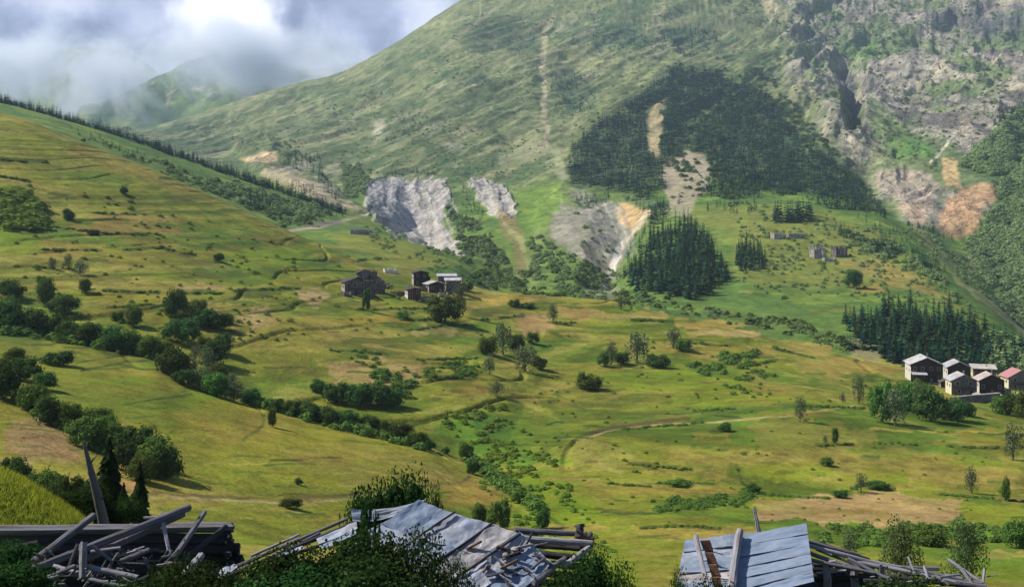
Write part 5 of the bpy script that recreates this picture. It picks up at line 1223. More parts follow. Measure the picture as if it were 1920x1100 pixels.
# ------------------------------------------------------------------ foreground: weathered timber
WOOD = plain("weathered_grey_timber", (0.118, 0.116, 0.142), .85, nscale=14, stretch=(2.2, 2.2, .22), var=.36, bump=.9, c2=(0.10, 0.085, 0.085))
WOODD = plain("dark_weathered_timber", (0.036, 0.034, 0.042), .9, nscale=14, stretch=(2.2, 2.2, .22), var=.36, bump=.9, c2=(0.035, 0.03, 0.03))  # dark timber; also stands in for the shade inside the barns
WOODP = plain("pale_split_timber", (0.24, 0.235, 0.275), .85, nscale=16, stretch=(2.4, 2.4, .25), var=.34, bump=.9, c2=(0.17, 0.15, 0.15))
WOODR = plain("rotten_reddish_timber", (0.17, 0.085, 0.05), .95, nscale=12, stretch=(2, 2, .5), var=.4, bump=1.0, c2=(0.08, 0.05, 0.04))
def log_mesh(Lg, r0, r1, seed, mat, n=11, sg=14, bend=.03, flat=1.0, knots=2):
    r_ = random.Random(seed); V, Fq, cnt = [], [], []
    ba, bb_ = r_.uniform(-bend, bend), r_.uniform(-bend, bend); ph = [r_.uniform(0, 6.28) for _ in range(6)]
    split = r_.uniform(0, 6.28)
    for i in range(sg + 1):
        t = i / sg; cx_ = ba * math.sin(t * 3.14) * Lg * .5; cy_ = bb_ * math.sin(t * 3.14 + .4) * Lg * .5
        rr = r0 + (r1 - r0) * t
        for j in range(n):
            th = 2 * math.pi * j / n
            k = 1 + .07 * math.sin(3 * th + ph[0] + t * 2) + .05 * math.sin(t * 17 + ph[1] + th) + r_.uniform(-.035, .035)
            if abs(((th - split + math.pi) % 6.283) - math.pi) < .35: k *= .78
            z = t * Lg
            if i in (0, sg): z += r_.uniform(-.9, .9) * rr * .5
            V.append((cx_ + math.cos(th) * rr * k, cy_ + math.sin(th) * rr * k * flat, z))
    for i in range(sg):
        for j in range(n): Fq += [i * n + j, i * n + (j + 1) % n, (i + 1) * n + (j + 1) % n, (i + 1) * n + j]; cnt.append(4)
    Fq += list(range(n - 1, -1, -1)); cnt.append(n); Fq += [sg * n + j for j in range(n)]; cnt.append(n)
    b = MB(); b.add(V, Fq, cnt)
    for k in range(knots):
        z = r_.uniform(.15, .85) * Lg; a = r_.uniform(0, 6.28); rr = r0 + (r1 - r0) * z / Lg
        b.tube([(math.cos(a) * rr * .6, math.sin(a) * rr * .6, z), (math.cos(a) * rr * 1.5, math.sin(a) * rr * 1.5, z + rr * .5)], [rr * .3, rr * .16], 6, seed + k)
    return b.mesh("log", mat, False)
_ls = [1000]
def timber(name, a, b, rpx, mat=WOOD, label=None, cat=None, group=None, parent=None, taper=.85, flat=1.0, bend=.02, knots=2, sg=14):
    """a log or pole between two photo pixels standing at given distances"""
    _ls[0] += 1
    p, q = W(*a), W(*b); d = (a[2] + b[2]) / 2; r0 = rpx / F * d * .9
    v_ = q - p
    o = link(name, log_mesh(v_.length, r0, r0 * taper, _ls[0], mat, flat=flat, bend=bend, knots=knots, sg=sg))
    o.rotation_mode = "QUATERNION"; o.rotation_quaternion = v_.to_track_quat("Z", "Y")
    if parent is not None: o.parent = parent; o.location = p - parent.location
    else: o.location = p
    if label: tag(o, label, cat, group)
    return o
# --- fallen log cabin, bottom left
cab = empty("log_cabin_wall", (W(200, 1150, 21.3))); tag(cab, "ruined log cabin wall of stacked dark logs at the bottom left", "log wall")
for k, (y, xe, dx) in enumerate([(992, 437, 0), (1010, 432, .05), (1028, 446, 0), (1047, 452, .06), (1066, 440, 0), (1085, 450, .05), (1104, 448, 0), (1123, 444, 0), (1142, 446, 0), (1161, 446, 0), (1180, 446, 0)]):
    timber("log", (-75 if k % 2 else -40, y + (2 if k == 0 else 0), 21.3 + dx), (xe, y - (5 if k == 0 else 0), 21.3 + dx), 10.5 if k == 0 else 12.2, WOOD if k == 0 else WOODD, parent=cab, bend=.006, knots=3, taper=1.0)
for k, (x, y) in enumerate([(424, 1001), (430, 1019), (426, 1038), (432, 1056)]):
    timber("log", (x, y, 20.9), (x + 4, y - 6, 23.5), 8, WOODD, parent=cab, knots=0)
LG = [
 ((26, 1080, 18.9), (356, 951, 20.6), 9, WOOD, "longest weathered log leaning across the cabin wall with a notched upper end"),
 ((150, 1052, 19.4), (345, 962, 21.0), 8, WOOD, "log lying just beneath the longest leaning log"),
 ((64, 1054, 19.6), (176, 966, 20.9), 9, WOOD, "thick leaning log at the left whose end rises above the wall"),
 ((303, 962, 20.4), (320, 1044, 19.9), 4.5, WOODP, "thin pale pole standing steeply against the longest log"),
 ((324, 1046, 19.7), (383, 960, 20.7), 6.5, WOOD, "pole with a broken fork tip standing right of the thin pale pole"),
 ((326, 1062, 19.6), (424, 986, 20.9), 6, WOODD, "dark pole leaning against the right end of the wall"),
 ((270, 970, 20.5), (312, 968, 20.5), 3, WOODP, "short pale stick under the end of the longest log"),
 ((156, 1018, 19.0), (154, 1084, 18.7), 8, WOODP, "upright pale split stump in the middle of the wreckage"),
 ((162, 1062, 18.9), (258, 1082, 18.8), 6, WOODP, "pale plank lying flat right of the split stump"),
 ((174, 1022, 19.3), (212, 1052, 19.3), 4, WOOD, "short stick slanting down right of the split stump"),
 ((226, 1052, 19.5), (280, 1030, 19.7), 6, WOOD, "short broken log lying in the dark hollow"),
 ((170, 1034, 19.5), (226, 1026, 19.6), 3.5, WOODP, "thin pale splinter above the short slanting stick"),
 ((130, 1062, 19.1), (146, 1020, 19.4), 4.5, WOODD, "dark stick propped left of the split stump"),
 ((90, 1082, 18.7), (140, 1060, 18.9), 5, WOOD, "short log end lying left of the split stump"),
 ((100, 1060, 19.1), (150, 1074, 18.9), 4, WOODP, "pale slat crossing the short log end"),
 ((168, 1086, 18.5), (236, 1100, 18.3), 5, WOOD, "grey board at the bottom edge below the pale plank"),
 ((345, 1080, 18.9), (378, 1040, 19.4), 9, WOODP, "fat pale log end right of the hollow near the wall foot"),
 ((-10, 1030, 20.5), (70, 1016, 20.6), 5, WOODD, "dark half-buried log at the far left edge"),
 ((40, 1100, 18.3), (110, 1078, 18.5), 4, WOOD, "thin grey stick at the bottom left corner"),
 ((230, 1100, 18.4), (300, 1072, 18.8), 4, WOODD, "dark branch at the bottom edge in front of the hollow"),
]
for a, b, r_, m_, lab in LG: timber("fallen_log" if r_ >= 6 else "fallen_pole", a, b, r_, m_, lab, "log" if r_ >= 6 else "pole")
# splinters and broken boards heaped inside
def board(name, px, py, d, wpx, hpx, rot, mat, label=None, cat="board", group=None, parent=None, tilt=.6):
    s_ = d / F; w, h_ = wpx * s_, hpx * s_; t = .02
    b = MB(); r_ = random.Random(int(px * 31 + py)); n = 5
    for k in range(n):
        x0_, x1_ = -w / 2 + w * k / n, -w / 2 + w * (k + 1) / n - .0015; e0, e1 = r_.uniform(-.12, .12) * w * (k == 0), r_.uniform(-.1, .1) * w * (k == n - 1)
        b.box((x0_ + min(0, e0), -t / 2, -h_ / 2 * r_.uniform(.85, 1)), (x1_ + max(0, e1), t / 2, h_ / 2 * r_.uniform(.85, 1)))
    o = b.build(name, mat); o.location = W(px, py, d) - (parent.location if parent else Vector()); o.rotation_euler = (tilt, rot, random.uniform(-.4, .4))
    if parent: o.parent = parent
    if label: tag(o, label, cat, group)
    return o
for k in range(84):
    px, py = random.uniform(70, 330), random.uniform(1030, 1100)
    board("broken_board", px, py, 19.7 - (py - 1040) * .02 + random.uniform(-.1, .25), random.uniform(10, 48), random.uniform(2, 6), random.uniform(-1.3, 1.3), random.choice([WOOD, WOODP, WOODD, WOOD]), "broken grey board in the heap of splinters around the split stump", "board", "broken boards in the heap", tilt=random.uniform(.2, 1.2))

# --- a sloping plane to lay roofs on
class Plane:
    def __init__(s, a, b, c):
        s.o = W(*a); s.u = (W(*b) - s.o); s.v = (W(*c) - s.o); s.n = s.u.cross(s.v).normalized()
        if s.n.z < 0: s.n = -s.n
    def at(s, px, py, off=0.0):
        r = Vector(((px - CX) / F, 1, (HY - py) / F)); t = (s.o + s.n * off).dot(s.n) / r.dot(s.n)
        return r * t
def sheet(P, quad, parent, mat, off=0.0, nu=14, nv=18, wave=.010, dent=.02, curl=0.0, seed=0, name="roof_sheet", label=None, freq=7):
    """a roofing sheet: corners tl, tr, br, bl in photo pixels, laid on plane P, ribbed and dented"""
    tl, tr, br, bl = [P.at(*q, off) for q in quad]
    r_ = np.random.default_rng(seed); V = []; sx, sy = r_.uniform(0, 50, 2)
    for lay in (0, 1):
        for i in range(nv + 1):
            for j in range(nu + 1):
                s_, t = j / nu, i / nv
                p = (tl * (1 - s_) + tr * s_) * (1 - t) + (bl * (1 - s_) + br * s_) * t
                k = wave * (1 if (int(t * freq * 2) % 2 == 0) else 0) + dent * float(fbm(np.array([s_ * 3 + sx]), np.array([t * 3 + sy]), 3, seed)[0])
                e_ = (1 - s_) ** 3 * curl
                q = p + P.n * (k + e_ - lay * .006)
                V.append(tuple(q - parent.location))
    m_ = (nu + 1) * (nv + 1); Fq = []; 
    for i in range(nv):
        for j in range(nu):
            a = i * (nu + 1) + j; Fq += [a, a + nu + 1, a + nu + 2, a + 1, m_ + a, m_ + a + 1, m_ + a + nu + 2, m_ + a + nu + 1]
    rim = [j for j in range(nu + 1)] + [i * (nu + 1) + nu for i in range(1, nv + 1)] + [nv * (nu + 1) + j for j in range(nu - 1, -1, -1)] + [i * (nu + 1) for i in range(nv - 1, 0, -1)]
    for k in range(len(rim)):
        a, b = rim[k], rim[(k + 1) % len(rim)]; Fq += [a, b, b + m_, a + m_]
    o = link(name, mesh_np(name, V, Fq, 4, mat), parent)
    if label: o["label"] = label
    return o
TIN = plain("dull_bluish_metal", (0.17, 0.22, 0.31), .65, .15, .5, .16, 3.0, bump=.15, c2=(0.19, 0.23, 0.31))
TINW = plain("pale_worn_metal", (0.25, 0.29, 0.38), .65, .15, .5, .18, 4.0, bump=.15, c2=(0.27, 0.28, 0.32))
TINR = plain("stained_metal", (0.30, 0.29, 0.30), .65, .2, .4, .28, 5.0, bump=.2, c2=(0.17, 0.165, 0.18))
# --- collapsed barn in the middle
barn = empty("ruined_barn", W(860, 1250, 19.6)); tag(barn, "collapsing barn under crumpled pale metal sheets, half hidden by bushes", "barn")
PB = Plane((790, 942, 20.8), (973, 1001, 20.3), (890, 1112, 18.9))
Q = [((786, 940), (852, 962), (782, 1012), (716, 985)), ((850, 961), (924, 981), (856, 1028), (780, 1011)), ((922, 980), (975, 1001), (907, 1046), (853, 1027)),
     ((716, 984), (783, 1011), (716, 1058), (650, 1030)), ((782, 1010), (858, 1027), (796, 1072), (716, 1056)), ((855, 1026), (908, 1045), (850, 1085), (794, 1070)),
     ((974, 1000), (1008, 1028), (942, 1076), (908, 1044)), ((1007, 1027), (1036, 1056), (980, 1104), (941, 1075)), ((906, 1044), (944, 1075), (884, 1118), (850, 1084)), ((942, 1074), (982, 1103), (930, 1150), (884, 1117)), ((850, 1084), (886, 1118), (830, 1160), (790, 1125)), ((794, 1070), (852, 1084), (790, 1126), (730, 1110))]
for k, q in enumerate(Q):
    sheet(PB, q, barn, [TIN, TINW, TINR, TINW, TIN, TINR, TINW, TIN, TINW, TIN, TINW, TIN][k], off=.012 * (k % 3) + .01, dent=.05, wave=.006, seed=600 + k, freq=4, curl=.06 if k in (0, 6) else 0)
for a, b in (((923, 979), (780, 1076)), ((976, 1000), (850, 1086)), ((853, 960), (716, 1056))):    # battens along the sheet joints
    p_, q_ = PB.at(*a, .07), PB.at(*b, .07); v_ = q_ - p_
    o = link("batten", log_mesh(v_.length, .022, .022, int(a[0]), WOODD, n=6, knots=0), barn); o.rotation_mode = "QUATERNION"; o.rotation_quaternion = v_.to_track_quat("Z", "Y"); o.location = p_ - barn.location
PC = Plane((690, 975, 20.6), (800, 938, 21.0), (700, 1000, 20.3))
sheet(PC, ((660, 972), (800, 936), (775, 956), (664, 996)), barn, TINW, .05, nu=20, curl=.25, dent=.05, wave=.004, seed=640, label="curled-up pale roof sheet at the ridge")
sheet(PC, ((690, 992), (770, 952), (768, 968), (696, 1022)), barn, TIN, -.03, nu=16, dent=.05, wave=.004, seed=641)
PL = Plane((400, 1088, 19.2), (668, 985, 20.6), (410, 1100, 19.0))
for q, m_ in ((((592, 1008), (668, 974), (670, 990), (598, 1020)), TINW), (((598, 1022), (668, 992), (668, 1001), (604, 1030)), TIN), (((516, 1040), (566, 1022), (572, 1028), (526, 1048)), TINW), (((402, 1074), (438, 1056), (446, 1062), (400, 1094)), TINW), (((380, 1096), (402, 1078), (404, 1092), (384, 1108)), TIN)):
    sheet(PL, q, barn, m_, .05, nu=10, nv=6, dent=.03, wave=.003, seed=int(q[0][0]))
for a, b, r_, m_ in (((396, 1094, 19.1), (672, 976, 20.7), 5, WOODD), ((430, 1068, 19.5), (650, 972, 20.9), 4, WOOD), ((410, 1088, 19.3), (600, 1000, 20.4), 4.5, WOOD), ((500, 1052, 19.5), (668, 1000, 20.4), 4.5, WOODD), ((470, 1042, 19.8), (560, 1002, 20.4), 3, WOODP)):
    timber("purlin", a, b, r_, m_, parent=barn, knots=1)
# timber body; dark lower logs and box added for shade under the sheets
TBR = [((965, 993, 20.9), (1100, 1001, 20.8), 6.5, WOOD), ((972, 1008, 20.5), (1111, 1018, 20.4), 8, WOODP), ((1000, 1020, 20.6), (1106, 1030, 20.5), 7, WOODD), ((1010, 1038, 20.7), (1100, 1046, 20.7), 8, WOODD), ((1000, 1054, 20.7), (1100, 1062, 20.7), 8, WOODD), ((1000, 1072, 20.7), (1100, 1080, 20.7), 8, WOODD), ((1000, 1090, 20.7), (1100, 1098, 20.7), 8, WOODD), ((1000, 1108, 20.7), (1100, 1116, 20.7), 8, WOODD),
       ((1056, 1064, 19.9), (1104, 1026, 20.3), 7.5, WOODP), ((1030, 1066, 19.7), (1060, 1046, 20.0), 6, WOOD), ((1000, 1096, 19.2), (1046, 1056, 19.8), 7, WOOD), ((1086, 1006, 20.6), (1088, 982, 20.7), 9, WOODD), ((1078, 1008, 20.6), (1113, 1009, 20.6), 5, WOODR), ((1092, 1024, 20.4), (1108, 1000, 21.6), 6, WOODD)]
for a, b, r_, m_ in TBR: timber("log", a, b, r_, m_, parent=barn, knots=1, bend=.01)
shade_box = MB(); c_ = [W(470, 1075, 20.4), W(1010, 1055, 20.9)]
shade_box.hexa([Vector((c_[0].x, 20.3, -12)), Vector((c_[1].x, 19.6, -12)), Vector((c_[1].x, 21.2, -12)), Vector((c_[0].x, 21.2, -12)), Vector((c_[0].x, 20.3, -6.95)), Vector((c_[1].x, 19.9, -6.85)), Vector((c_[1].x, 21.2, -6.5)), Vector((c_[0].x, 21.2, -6.95))])
shade_box.V = [tuple(Vector(v_) - barn.location) for v_ in shade_box.V]; shade_box.build("wall", WOODD, barn)  # dark box added so the barn's inside reads as shaded
# rotten scraps and stones lying on the sheets
def on_plane(P, px, py, off): return P.at(px, py, off)
for k, (px, py, w_, h_, rt, m_, lab) in enumerate([(945, 1028, 30, 12, .3, WOODR, "rusty brown scrap lying high on the crumpled barn roof"), (960, 1040, 34, 10, -.4, WOODD, "dark rotten plank across the middle of the crumpled barn roof"), (935, 1050, 26, 9, .6, WOODP, "pale split plank lying low on the crumpled barn roof"), (955, 1070, 40, 8, .5, WOOD, "grey plank sliding off the lower edge of the barn roof"), (915, 1062, 10, 22, .1, WOODP, "upright pale splinter at the lower left of the barn roof"), (888, 1022, 30, 8, -.5, WOODR, "brown board near the batten on the barn roof"), (975, 1030, 16, 12, .2, WOODD, "small black lump of wood near the right edge of the barn roof")]):
    p_ = PB.at(px, py, .10); b = board("rotten_plank", px, py, p_.y, w_, h_, rt, m_, lab, "plank", tilt=.9)
    b.location = p_
for k, (px, py, s_) in enumerate([(948, 1040, .07), (966, 1030, .085)]):
    p_ = PB.at(px, py, .10)
    v, f, c, _a = crown_arr(900 + k, 2, .1, lobes=1)
    rr = np.random.default_rng(k + 70); dv = []; fq = []
    for i in range(6):
        th = math.pi * i / 5
        for j in range(8): dv.append((math.sin(th) * math.cos(j * .785) * s_ * rr.uniform(.75, 1.15), math.sin(th) * math.sin(j * .785) * s_ * rr.uniform(.75, 1.15), math.cos(th) * s_ * .7))
    for i in range(5):
        for j in range(8): fq += [i * 8 + j, (i + 1) * 8 + j, (i + 1) * 8 + (j + 1) % 8, i * 8 + (j + 1) % 8]
    o = link("stone", mesh_np("stone", dv, fq, 4, M_STN), None, p_); tag(o, ["smaller grey stone weighing down the middle of the crumpled barn roof", "larger stone on the crumpled barn roof, nearest its right edge"][k], "stone")

# --- barn with the blue metal roof, bottom right
barn2 = empty("metal_roofed_barn", W(1420, 1250, 19.6)); tag(barn2, "barn with a smooth bluish metal roof at the bottom right", "barn")
PR = Plane((1385, 1003, 20.6), (1505, 988, 20.6), (1395, 1102, 19.2))
for k in range(6):
    y0_, y1_ = k * 20.5, k * 20.5 + 22.0
    sheet(PR, ((1380, 1002 + y0_), (1512 + k * 2.4, 982 + k * 17.8), (1514.6 + k * 2.4, 982 + (k + 1) * 17.8 + 1), (1380, 1002 + y1_)), barn2, TIN, .012 * (6 - k), nu=24, nv=6, wave=0, dent=.03, seed=700 + k)
for k in range(5):
    y0_ = k * 21
    sheet(PR, ((1284 - k * 4, 1012 + y0_), (1384, 1000 + y0_), (1384, 1023 + y0_), (1280 - k * 4, 1034 + y0_)), barn2, [TIN, TINW, TIN, TINR, TIN][k], .012 * (5 - k) - .02, nu=14, nv=6, wave=0, dent=.05, seed=720 + k)
timber("roof_pole", (1387, 994, 20.4), (1371, 1112, 18.9), 8, WOODP, "thick pale split log lying down the bluish roof", "log", taper=1.15)
timber("roof_pole", (1304, 1006, 20.3), (1330, 1110, 18.9), 6, WOODP, "thinner grey pole near the left end of the bluish roof", "pole")
for k, (px, py) in enumerate([(1326, 1024), (1334, 1048), (1340, 1070), (1345, 1092)]):
    p_ = PR.at(px, py, .12); o = board("rotten_plank", px, py, p_.y, 24, 20, 1.2, WOODR, ["uppermost", "second", "third", "lowest"][k] + " rusty brown rotten plank beside the thinner pole on the bluish roof", "plank", tilt=.8); o.location = p_
timber("dead_stake", (1424, 1004, 21.2), (1414, 950, 21.3), 5, WOODP, "pale dead stake standing up behind the bluish roof", "stake", taper=.6)
g_ = [((1512, 1012, 20.6), (1612, 1040, 20.4), 4), ((1516, 1022, 20.4), (1700, 1070, 20.2), 4.5), ((1518, 1036, 20.3), (1668, 1084, 19.8), 4.5), ((1540, 1018, 20.9), (1630, 1048, 20.8), 3.5), ((1516, 1048, 20.0), (1640, 1074, 19.8), 4), ((1600, 1052, 20.3), (1790, 1090, 19.8), 5), ((1640, 1060, 20.6), (1760, 1066, 20.5), 5), ((1660, 1078, 19.9), (1830, 1100, 19.5), 4.5), ((1700, 1064, 20.3), (1842, 1094, 19.9), 3.5), ((1700, 1092, 19.6), (1800, 1076, 19.8), 3), ((1740, 1080, 20.1), (1850, 1100, 19.8), 5), ((1620, 1088, 19.7), (1720, 1096, 19.5), 5), ((1530, 1028, 20.7), (1600, 1056, 20.5), 3), ((1560, 1038, 20.6), (1690, 1062, 20.4), 3), ((1590, 1046, 20.1), (1680, 1092, 19.6), 3.5)]
for k, (a, b, r_) in enumerate(g_): timber("fallen_rafter", a, b, r_, [WOOD, WOODP, WOOD, WOODD][k % 4], "weathered rafter in the tangle collapsed right of the bluish roof", "rafter", "collapsed rafters", knots=1)
for a, b, r_, lab in [((1703, 1044, 20.2), (1714, 1070, 20.0), 2.5, "thin pale stick poking up left of the tall feathery willow"), ((1733, 1060, 20.0), (1742, 1090, 19.8), 3.5, "short pale stub standing among the rafters"), ((1777, 1049, 20.3), (1842, 1092, 19.9), 4, "long stick slanting out of the rafters near their right end"), ((1846, 1066, 20.1), (1842, 1104, 19.9), 3, "upright pale stick at the right end of the rafters"), ((1800, 1062, 20.1), (1822, 1092, 19.9), 3.5, "short forked stick just left of the upright end stick"), ((1752, 1078, 19.7), (1778, 1096, 19.6), 4, "stub of branch lying in front of the long slanting stick")]:
    timber("broken_stick", a, b, r_, WOODP, lab, "stick", knots=1)
for k, (x, y, r_) in enumerate([(1553, 1058, 9), (1604, 1064, 9), (1655, 1058, 7)]):
    timber("post", (x, y + 80, 20.1), (x - 3, y, 20.15), r_, WOODP if k < 2 else WOOD, parent=barn2, knots=0)
bx = MB(); x0_, x1_ = W(1530, 0, 20.9).x, W(1700, 0, 20.9).x
for k in range(9): timber("log", (1522, 1062 + k * 17, 21.3), (1700 if k else 1640, 1066 + k * 17, 21.3), 9.5, WOODD, parent=barn2, knots=1, bend=.004)  # dark logs added for the shade beneath the rafters
q_ = [PR.at(1275, 1030, -.25), PR.at(1512, 1000, -.25)]
bx.hexa([Vector((q_[0].x + .15, 19.9, -12)), Vector((q_[1].x, 19.6, -12)), Vector((q_[1].x, 21, -12)), Vector((q_[0].x + .15, 21, -12)), Vector((q_[0].x + .15, 19.9, -6.95)), Vector((q_[1].x, 19.6, -7.0)), Vector((q_[1].x, 20.9, -6.45)), Vector((q_[0].x + .15, 20.9, -6.5))])
bx.V = [tuple(Vector(v_) - barn2.location) for v_ in bx.V]; bx.build("wall", WOODD, barn2)  # dark filler box added as interior shade below the bluish sheets

# thin sticks and split laths strewn over the rafters and the barn end
for k in range(26):
    px, py = random.uniform(1530, 1840), 0; py = 1040 + (px - 1530) * .14 + random.uniform(0, 34); l = random.uniform(14, 60); an = random.uniform(-.25, .75)
    timber("broken_lath", (px, py, 20.2), (px + l * math.cos(an), py + l * math.sin(an), 20.0), random.uniform(1.4, 2.8), random.choice([WOOD, WOODP, WOODD]), "thin split lath strewn over the collapsed rafters", "lath", "laths over the rafters", knots=0, sg=6)
for k in range(18):
    px, py = random.uniform(900, 1010), random.uniform(1020, 1085); p_ = PB.at(px, py, .08); an = random.uniform(-1.2, 1.2); l = random.uniform(10, 40)
    q_ = PB.at(px + l * math.cos(an), py + l * math.sin(an), .09); _px = lambda v: (v.x / v.y * F + CX, HY - v.z / v.y * F, v.y)
    timber("broken_lath", _px(p_), _px(q_), random.uniform(1.5, 3.5), random.choice([WOOD, WOODP, WOODD, WOODR]), "thin broken lath lying on the crumpled barn roof", "lath", "laths on the barn roof", knots=0, sg=5)
# ------------------------------------------------------------------ foreground bushes
LEAFN = foliage_mat("near_dark_leaves", (0.026, 0.056, 0.016), var=.6)
NB = [crown_mesh("leaves", LEAFN, 950 + k, 9000, .030, .95, 14, base=-.05, lobe_r=(.30, .46)) for k in range(3)]
NBL = [crown_mesh("leaves", foliage_mat("near_green_leaves", (0.034, 0.074, 0.018), var=.6), 960 + k, 7000, .032, .95, 16, core=False, base=0, lobe_r=(.28, .42)) for k in range(2)]
NSP = crown_mesh("leaves", LEAFN, 970, 900, .05, 1.2, 9, core=False, narrow=.5, base=.2, lobe_r=(.14, .24))
def bush(px, top, d, wpx, mesh, label, extra=0.0, dz=0.0, yd=1.0):
    g = W(px, 400, d); g.z = height_at(g.x, g.y) - .1 + dz
    h_ = (HY - top) / F * d - g.z; w = wpx / F * d
    r = empty("leafy_bush", g, random.uniform(0, 6)); tag(r, label, "bush")
    c = link("foliage", mesh, r); c.scale = (w * 1.1, w * yd, h_ * 1.04)
    st = link("stem", TRK[0], r); st.scale = (w * .6, w * .6, h_ * .9)
    return r
BS = [(520, 1040, 16.8, 190, NB[0], "dark bush covering the lower left eave of the collapsing barn"), (610, 1026, 17.0, 190, NB[1], "dense dark bush under the long pale eave sheets"), (700, 1000, 17.6, 175, NB[2], "tall dark bush in front of the ridge of the collapsing barn"),
 (770, 1008, 17.4, 160, NBL[0], "bush spreading over the left half of the crumpled roof"), (838, 1062, 17.2, 110, NBL[1], "smaller bush at the foot of the crumpled roof"), (560, 1070, 16.0, 260, NB[2], "lowest broad bush at the bottom edge below the eave"), (700, 1060, 16.0, 260, NB[0], "lowest broad bush at the bottom edge below the ridge"),
 (690, 908, 18.6, 70, NSP, "spindly shoots rising above the barn ridge"), (760, 892, 27, 130, NB[1], "round dark bush directly behind the barn ridge"), (690, 912, 27, 130, NB[2], "dark bush behind the barn left of the round one"), (815, 930, 28, 50, NB[0], "small dark bush right of the round bush behind the ridge"),
 (1110, 1040, 17.2, 130, NB[1], "dark bush below the log ends of the collapsing barn"), (1165, 1066, 17.0, 90, NBL[0], "small bush right of the dark one below the log ends"), (1070, 1075, 16.6, 130, NB[2], "low bush under the lower right corner of the crumpled roof"),
 (25, 1018, 20.0, 120, NB[0], "dark bush growing through the left end of the log wreckage"), (20, 1062, 17.5, 150, NB[1], "low dark bush in the bottom left corner"), (340, 1052, 17.8, 130, NBL[1], "bush in front of the right end of the log wall"), (410, 1070, 17.4, 150, NB[2], "low bush between the log wall and the barn eave"), (250, 1095, 17.0, 160, NB[0], "low bush at the bottom edge below the hollow"), (288, 1042, 18.6, 40, NSP, "thin leafy shoot beside the hollow of the log wreck"),
 (1276, 1074, 17.6, 50, NBL[0], "small bush at the lower left corner of the bluish roof"), (1345, 1094, 17.5, 120, NB[1], "bush at the bottom edge below the bluish roof"), (1700, 1098, 18.0, 240, NB[2], "dark bush beneath the collapsed rafters")]
for px, top, d, w_, m_, lab in BS: bush(px, top, d, w_, m_, lab)

# ------------------------------------------------------------------ dead snag and the dark spruces behind the log wall
NEEDLEN = foliage_mat("near_spruce_needles", (0.020, 0.036, 0.014), rnd=.1, var=.5)
def spruce_near(px, top, d, wpx, seed, label):
    g = W(px, 400, d); g.z = height_at(g.x, g.y) - .1; h_ = (HY - top) / F * d - g.z
    V, f, c, a = needle_mesh("crown", seed, 44, 12, .5 * wpx / F * d / h_, .7, 3)
    r = empty("spruce_tree", g); tag(r, label, "tree")
    cm_ = mesh_np("crown", V, f, c, NEEDLEN, False, {"leafv": a}); o = link("crown", cm_, r); o.scale = (h_, h_, h_)
    t = link("trunk", STRK, r); t.scale = (h_ * 1.4,) * 2 + (h_,)
spruce_near(205, 822, 52, 92, 811, "tall dark spruce directly behind the log wall, beside the snag")
spruce_near(262, 868, 54, 66, 812, "narrower dark spruce right of the tall one behind the log wall")
spruce_near(232, 905, 50, 60, 813, "short spruce between the two dark spruces behind the log wall")
sn = empty("dead_tree", W(200, 1010, 40)); sn.location.z = height_at(sn.location.x, 40); tag(sn, "bare leaning grey snag standing behind the log wall", "dead tree")
pts_ = [W(x, y, 40) - sn.location for x, y in ((204, 1040), (193, 975), (182, 925), (170, 880), (158, 832))]
MB().tube(pts_, [.22, .20, .16, .12, .05], 9, 3, .1).build("trunk", BARKG, sn)
for k, (a, b) in enumerate((((186, 940), (200, 925)), ((176, 900), (164, 885)), ((168, 870), (182, 852)), ((190, 960), (178, 948)))):
    MB().tube([W(*a, 40) - sn.location, W(*b, 39.8) - sn.location], [.05, .012], 6, k).build("branch", BARKG, sn)
for px, top, w_, lab in ((176, 905, 90, "shrub filling in left of the dark spruces behind the log wall"), (240, 935, 90, "shrub at the feet of the dark spruces behind the log wall"), (130, 925, 80, "shrub between the bright bank and the leaning snag")):
    bush(px, top, 47, w_, NB[1], lab)
# tall grass on the bright bank
V_, F_, A_ = [], [], []
rg = np.random.default_rng(77)
vn_ = lambda x, y: float(fbm(np.array([x / 1.5]), np.array([y / 1.5]), 3, 5)[0])
for k in range(30000):
    px = rg.uniform(-40, 290); d = 40 - 16 * rg.uniform(0, 1) ** 1.6
    X = (px - CX) / F * d; z = height_at(X, d)
    if HY - z / d * F > 1100: continue
    h_ = rg.uniform(.06, .22) + .25 * max(0.0, vn_(X, d)); a = rg.uniform(0, 6.28); lx, ly = math.cos(a) * .02, math.sin(a) * .02; bx_, by_ = rg.normal(0, .08, 2); o = len(V_)
    V_ += [(X - lx, d - ly, z - .02), (X + lx, d + ly, z - .02), (X + bx_, d + by_, z + h_)]; F_ += [o, o + 1, o + 2]; A_ += [rg.random()] * 3
gm = mesh_np("grass", V_, F_, 3, foliage_mat("bright_grass", (0.23, 0.25, 0.028), trans=.35, var=.6), False, {"leafv": np.array(A_)})
tag(link("grass", gm), kind="stuff")
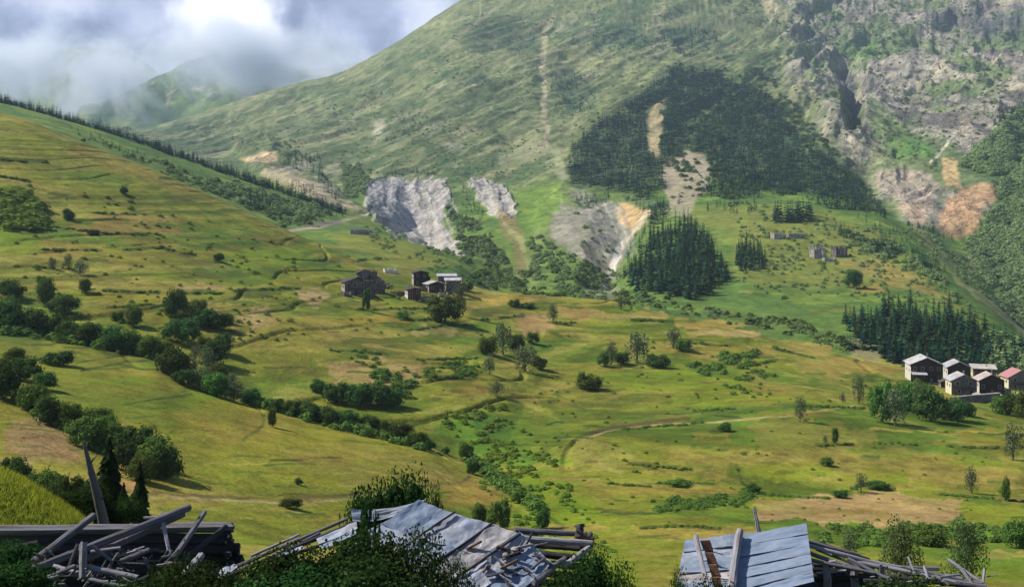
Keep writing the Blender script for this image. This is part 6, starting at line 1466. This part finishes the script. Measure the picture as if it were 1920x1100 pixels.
# ------------------------------------------------------------------ haze and the cloud bank
def box_mesh(name, lo, hi, mat):
    v = [(x, y, z) for x in (lo[0], hi[0]) for y in (lo[1], hi[1]) for z in (lo[2], hi[2])]
    f = [0, 1, 3, 2, 4, 6, 7, 5, 0, 4, 5, 1, 2, 3, 7, 6, 0, 2, 6, 4, 1, 5, 7, 3]
    return mesh_np(name, v, f, 4, mat)
def volume_mat(name, dens, color, aniso=0.0):
    m = bpy.data.materials.new(name); m.use_nodes = True
    t = m.node_tree; t.nodes.clear()
    o = t.nodes.new("ShaderNodeOutputMaterial"); p = t.nodes.new("ShaderNodeVolumePrincipled")
    p.inputs["Color"].default_value = (*color, 1); p.inputs["Density"].default_value = dens; p.inputs["Anisotropy"].default_value = aniso
    t.links.new(p.outputs[0], o.inputs["Volume"])
    return m, t, p
hm_, _, _ = volume_mat("haze", 0.000056, (0.58, 0.78, 1.0), 0.15)
zmin, zmax = float(TZ.min()), float(TZ.max())
xm = float(np.abs(TX).max())
tag(link("haze", box_mesh("haze", (-xm - 30, -30, zmin - 3), (xm + 30, 4140, zmax + 25), hm_)), kind="stuff")

cm, t, p = volume_mat("cloud", 0.0, (0.80, 0.85, 0.97), 0.0)
geo = t.nodes.new("ShaderNodeNewGeometry")
sepc = t.nodes.new("ShaderNodeSeparateXYZ"); t.links.new(geo.outputs["Position"], sepc.inputs[0])
cn = noise(geo.outputs["Position"], 0.0030, 6, 0.62, dist=0.6, tree=t)
rise = t.nodes.new("ShaderNodeMapRange"); t.links.new(sepc.outputs["Z"], rise.inputs[0])
rise.inputs[1].default_value = 350; rise.inputs[2].default_value = 700; rise.inputs[3].default_value = -0.22; rise.inputs[4].default_value = 0.22
dn = wmath("ADD", wmath("MULTIPLY_ADD", cn.outputs["Fac"], 3.0, -1.0, tree=t), rise.outputs[0], tree=t)
thin = t.nodes.new("ShaderNodeMapRange"); t.links.new(sepc.outputs["Z"], thin.inputs[0])
thin.inputs[1].default_value = 640; thin.inputs[2].default_value = 860; thin.inputs[3].default_value = 0.0; thin.inputs[4].default_value = 0.75
dn = wmath("SUBTRACT", dn, thin.outputs[0], tree=t)
dn = wmath("MULTIPLY", wmath("SUBTRACT", dn, 0.47, clamp=True, tree=t), 0.022, tree=t)
t.links.new(dn, p.inputs["Density"])
# a lumpy closed bank of cloud lying against the far mountains
nu, nv = 60, 24
vs = []
cen = Vector(((250 - CX) / F * 4750, 4700, 640)); rad = (1750, 520, 330)
for i in range(nv + 1):
    th = math.pi * i / nv
    for j in range(nu):
        ph = 2 * math.pi * j / nu
        vs.append((math.sin(th) * math.cos(ph), math.sin(th) * math.sin(ph), math.cos(th)))
vs = np.array(vs); lump = 1 + 0.10 * fbm(vs[:, 0] * 4 + vs[:, 1] * 3, vs[:, 2] * 4 - vs[:, 1] * 3, 3, 301)
vs = vs * lump[:, None] * np.array(rad) + np.array(cen)
vs[:, 1] = np.maximum(vs[:, 1], 4160)
fc = []
for i in range(nv):
    for j in range(nu):
        fc += [i * nu + j, (i + 1) * nu + j, (i + 1) * nu + (j + 1) % nu, i * nu + (j + 1) % nu]
tag(link("cloud", mesh_np("cloud", vs, fc, 4, cm)), kind="stuff")
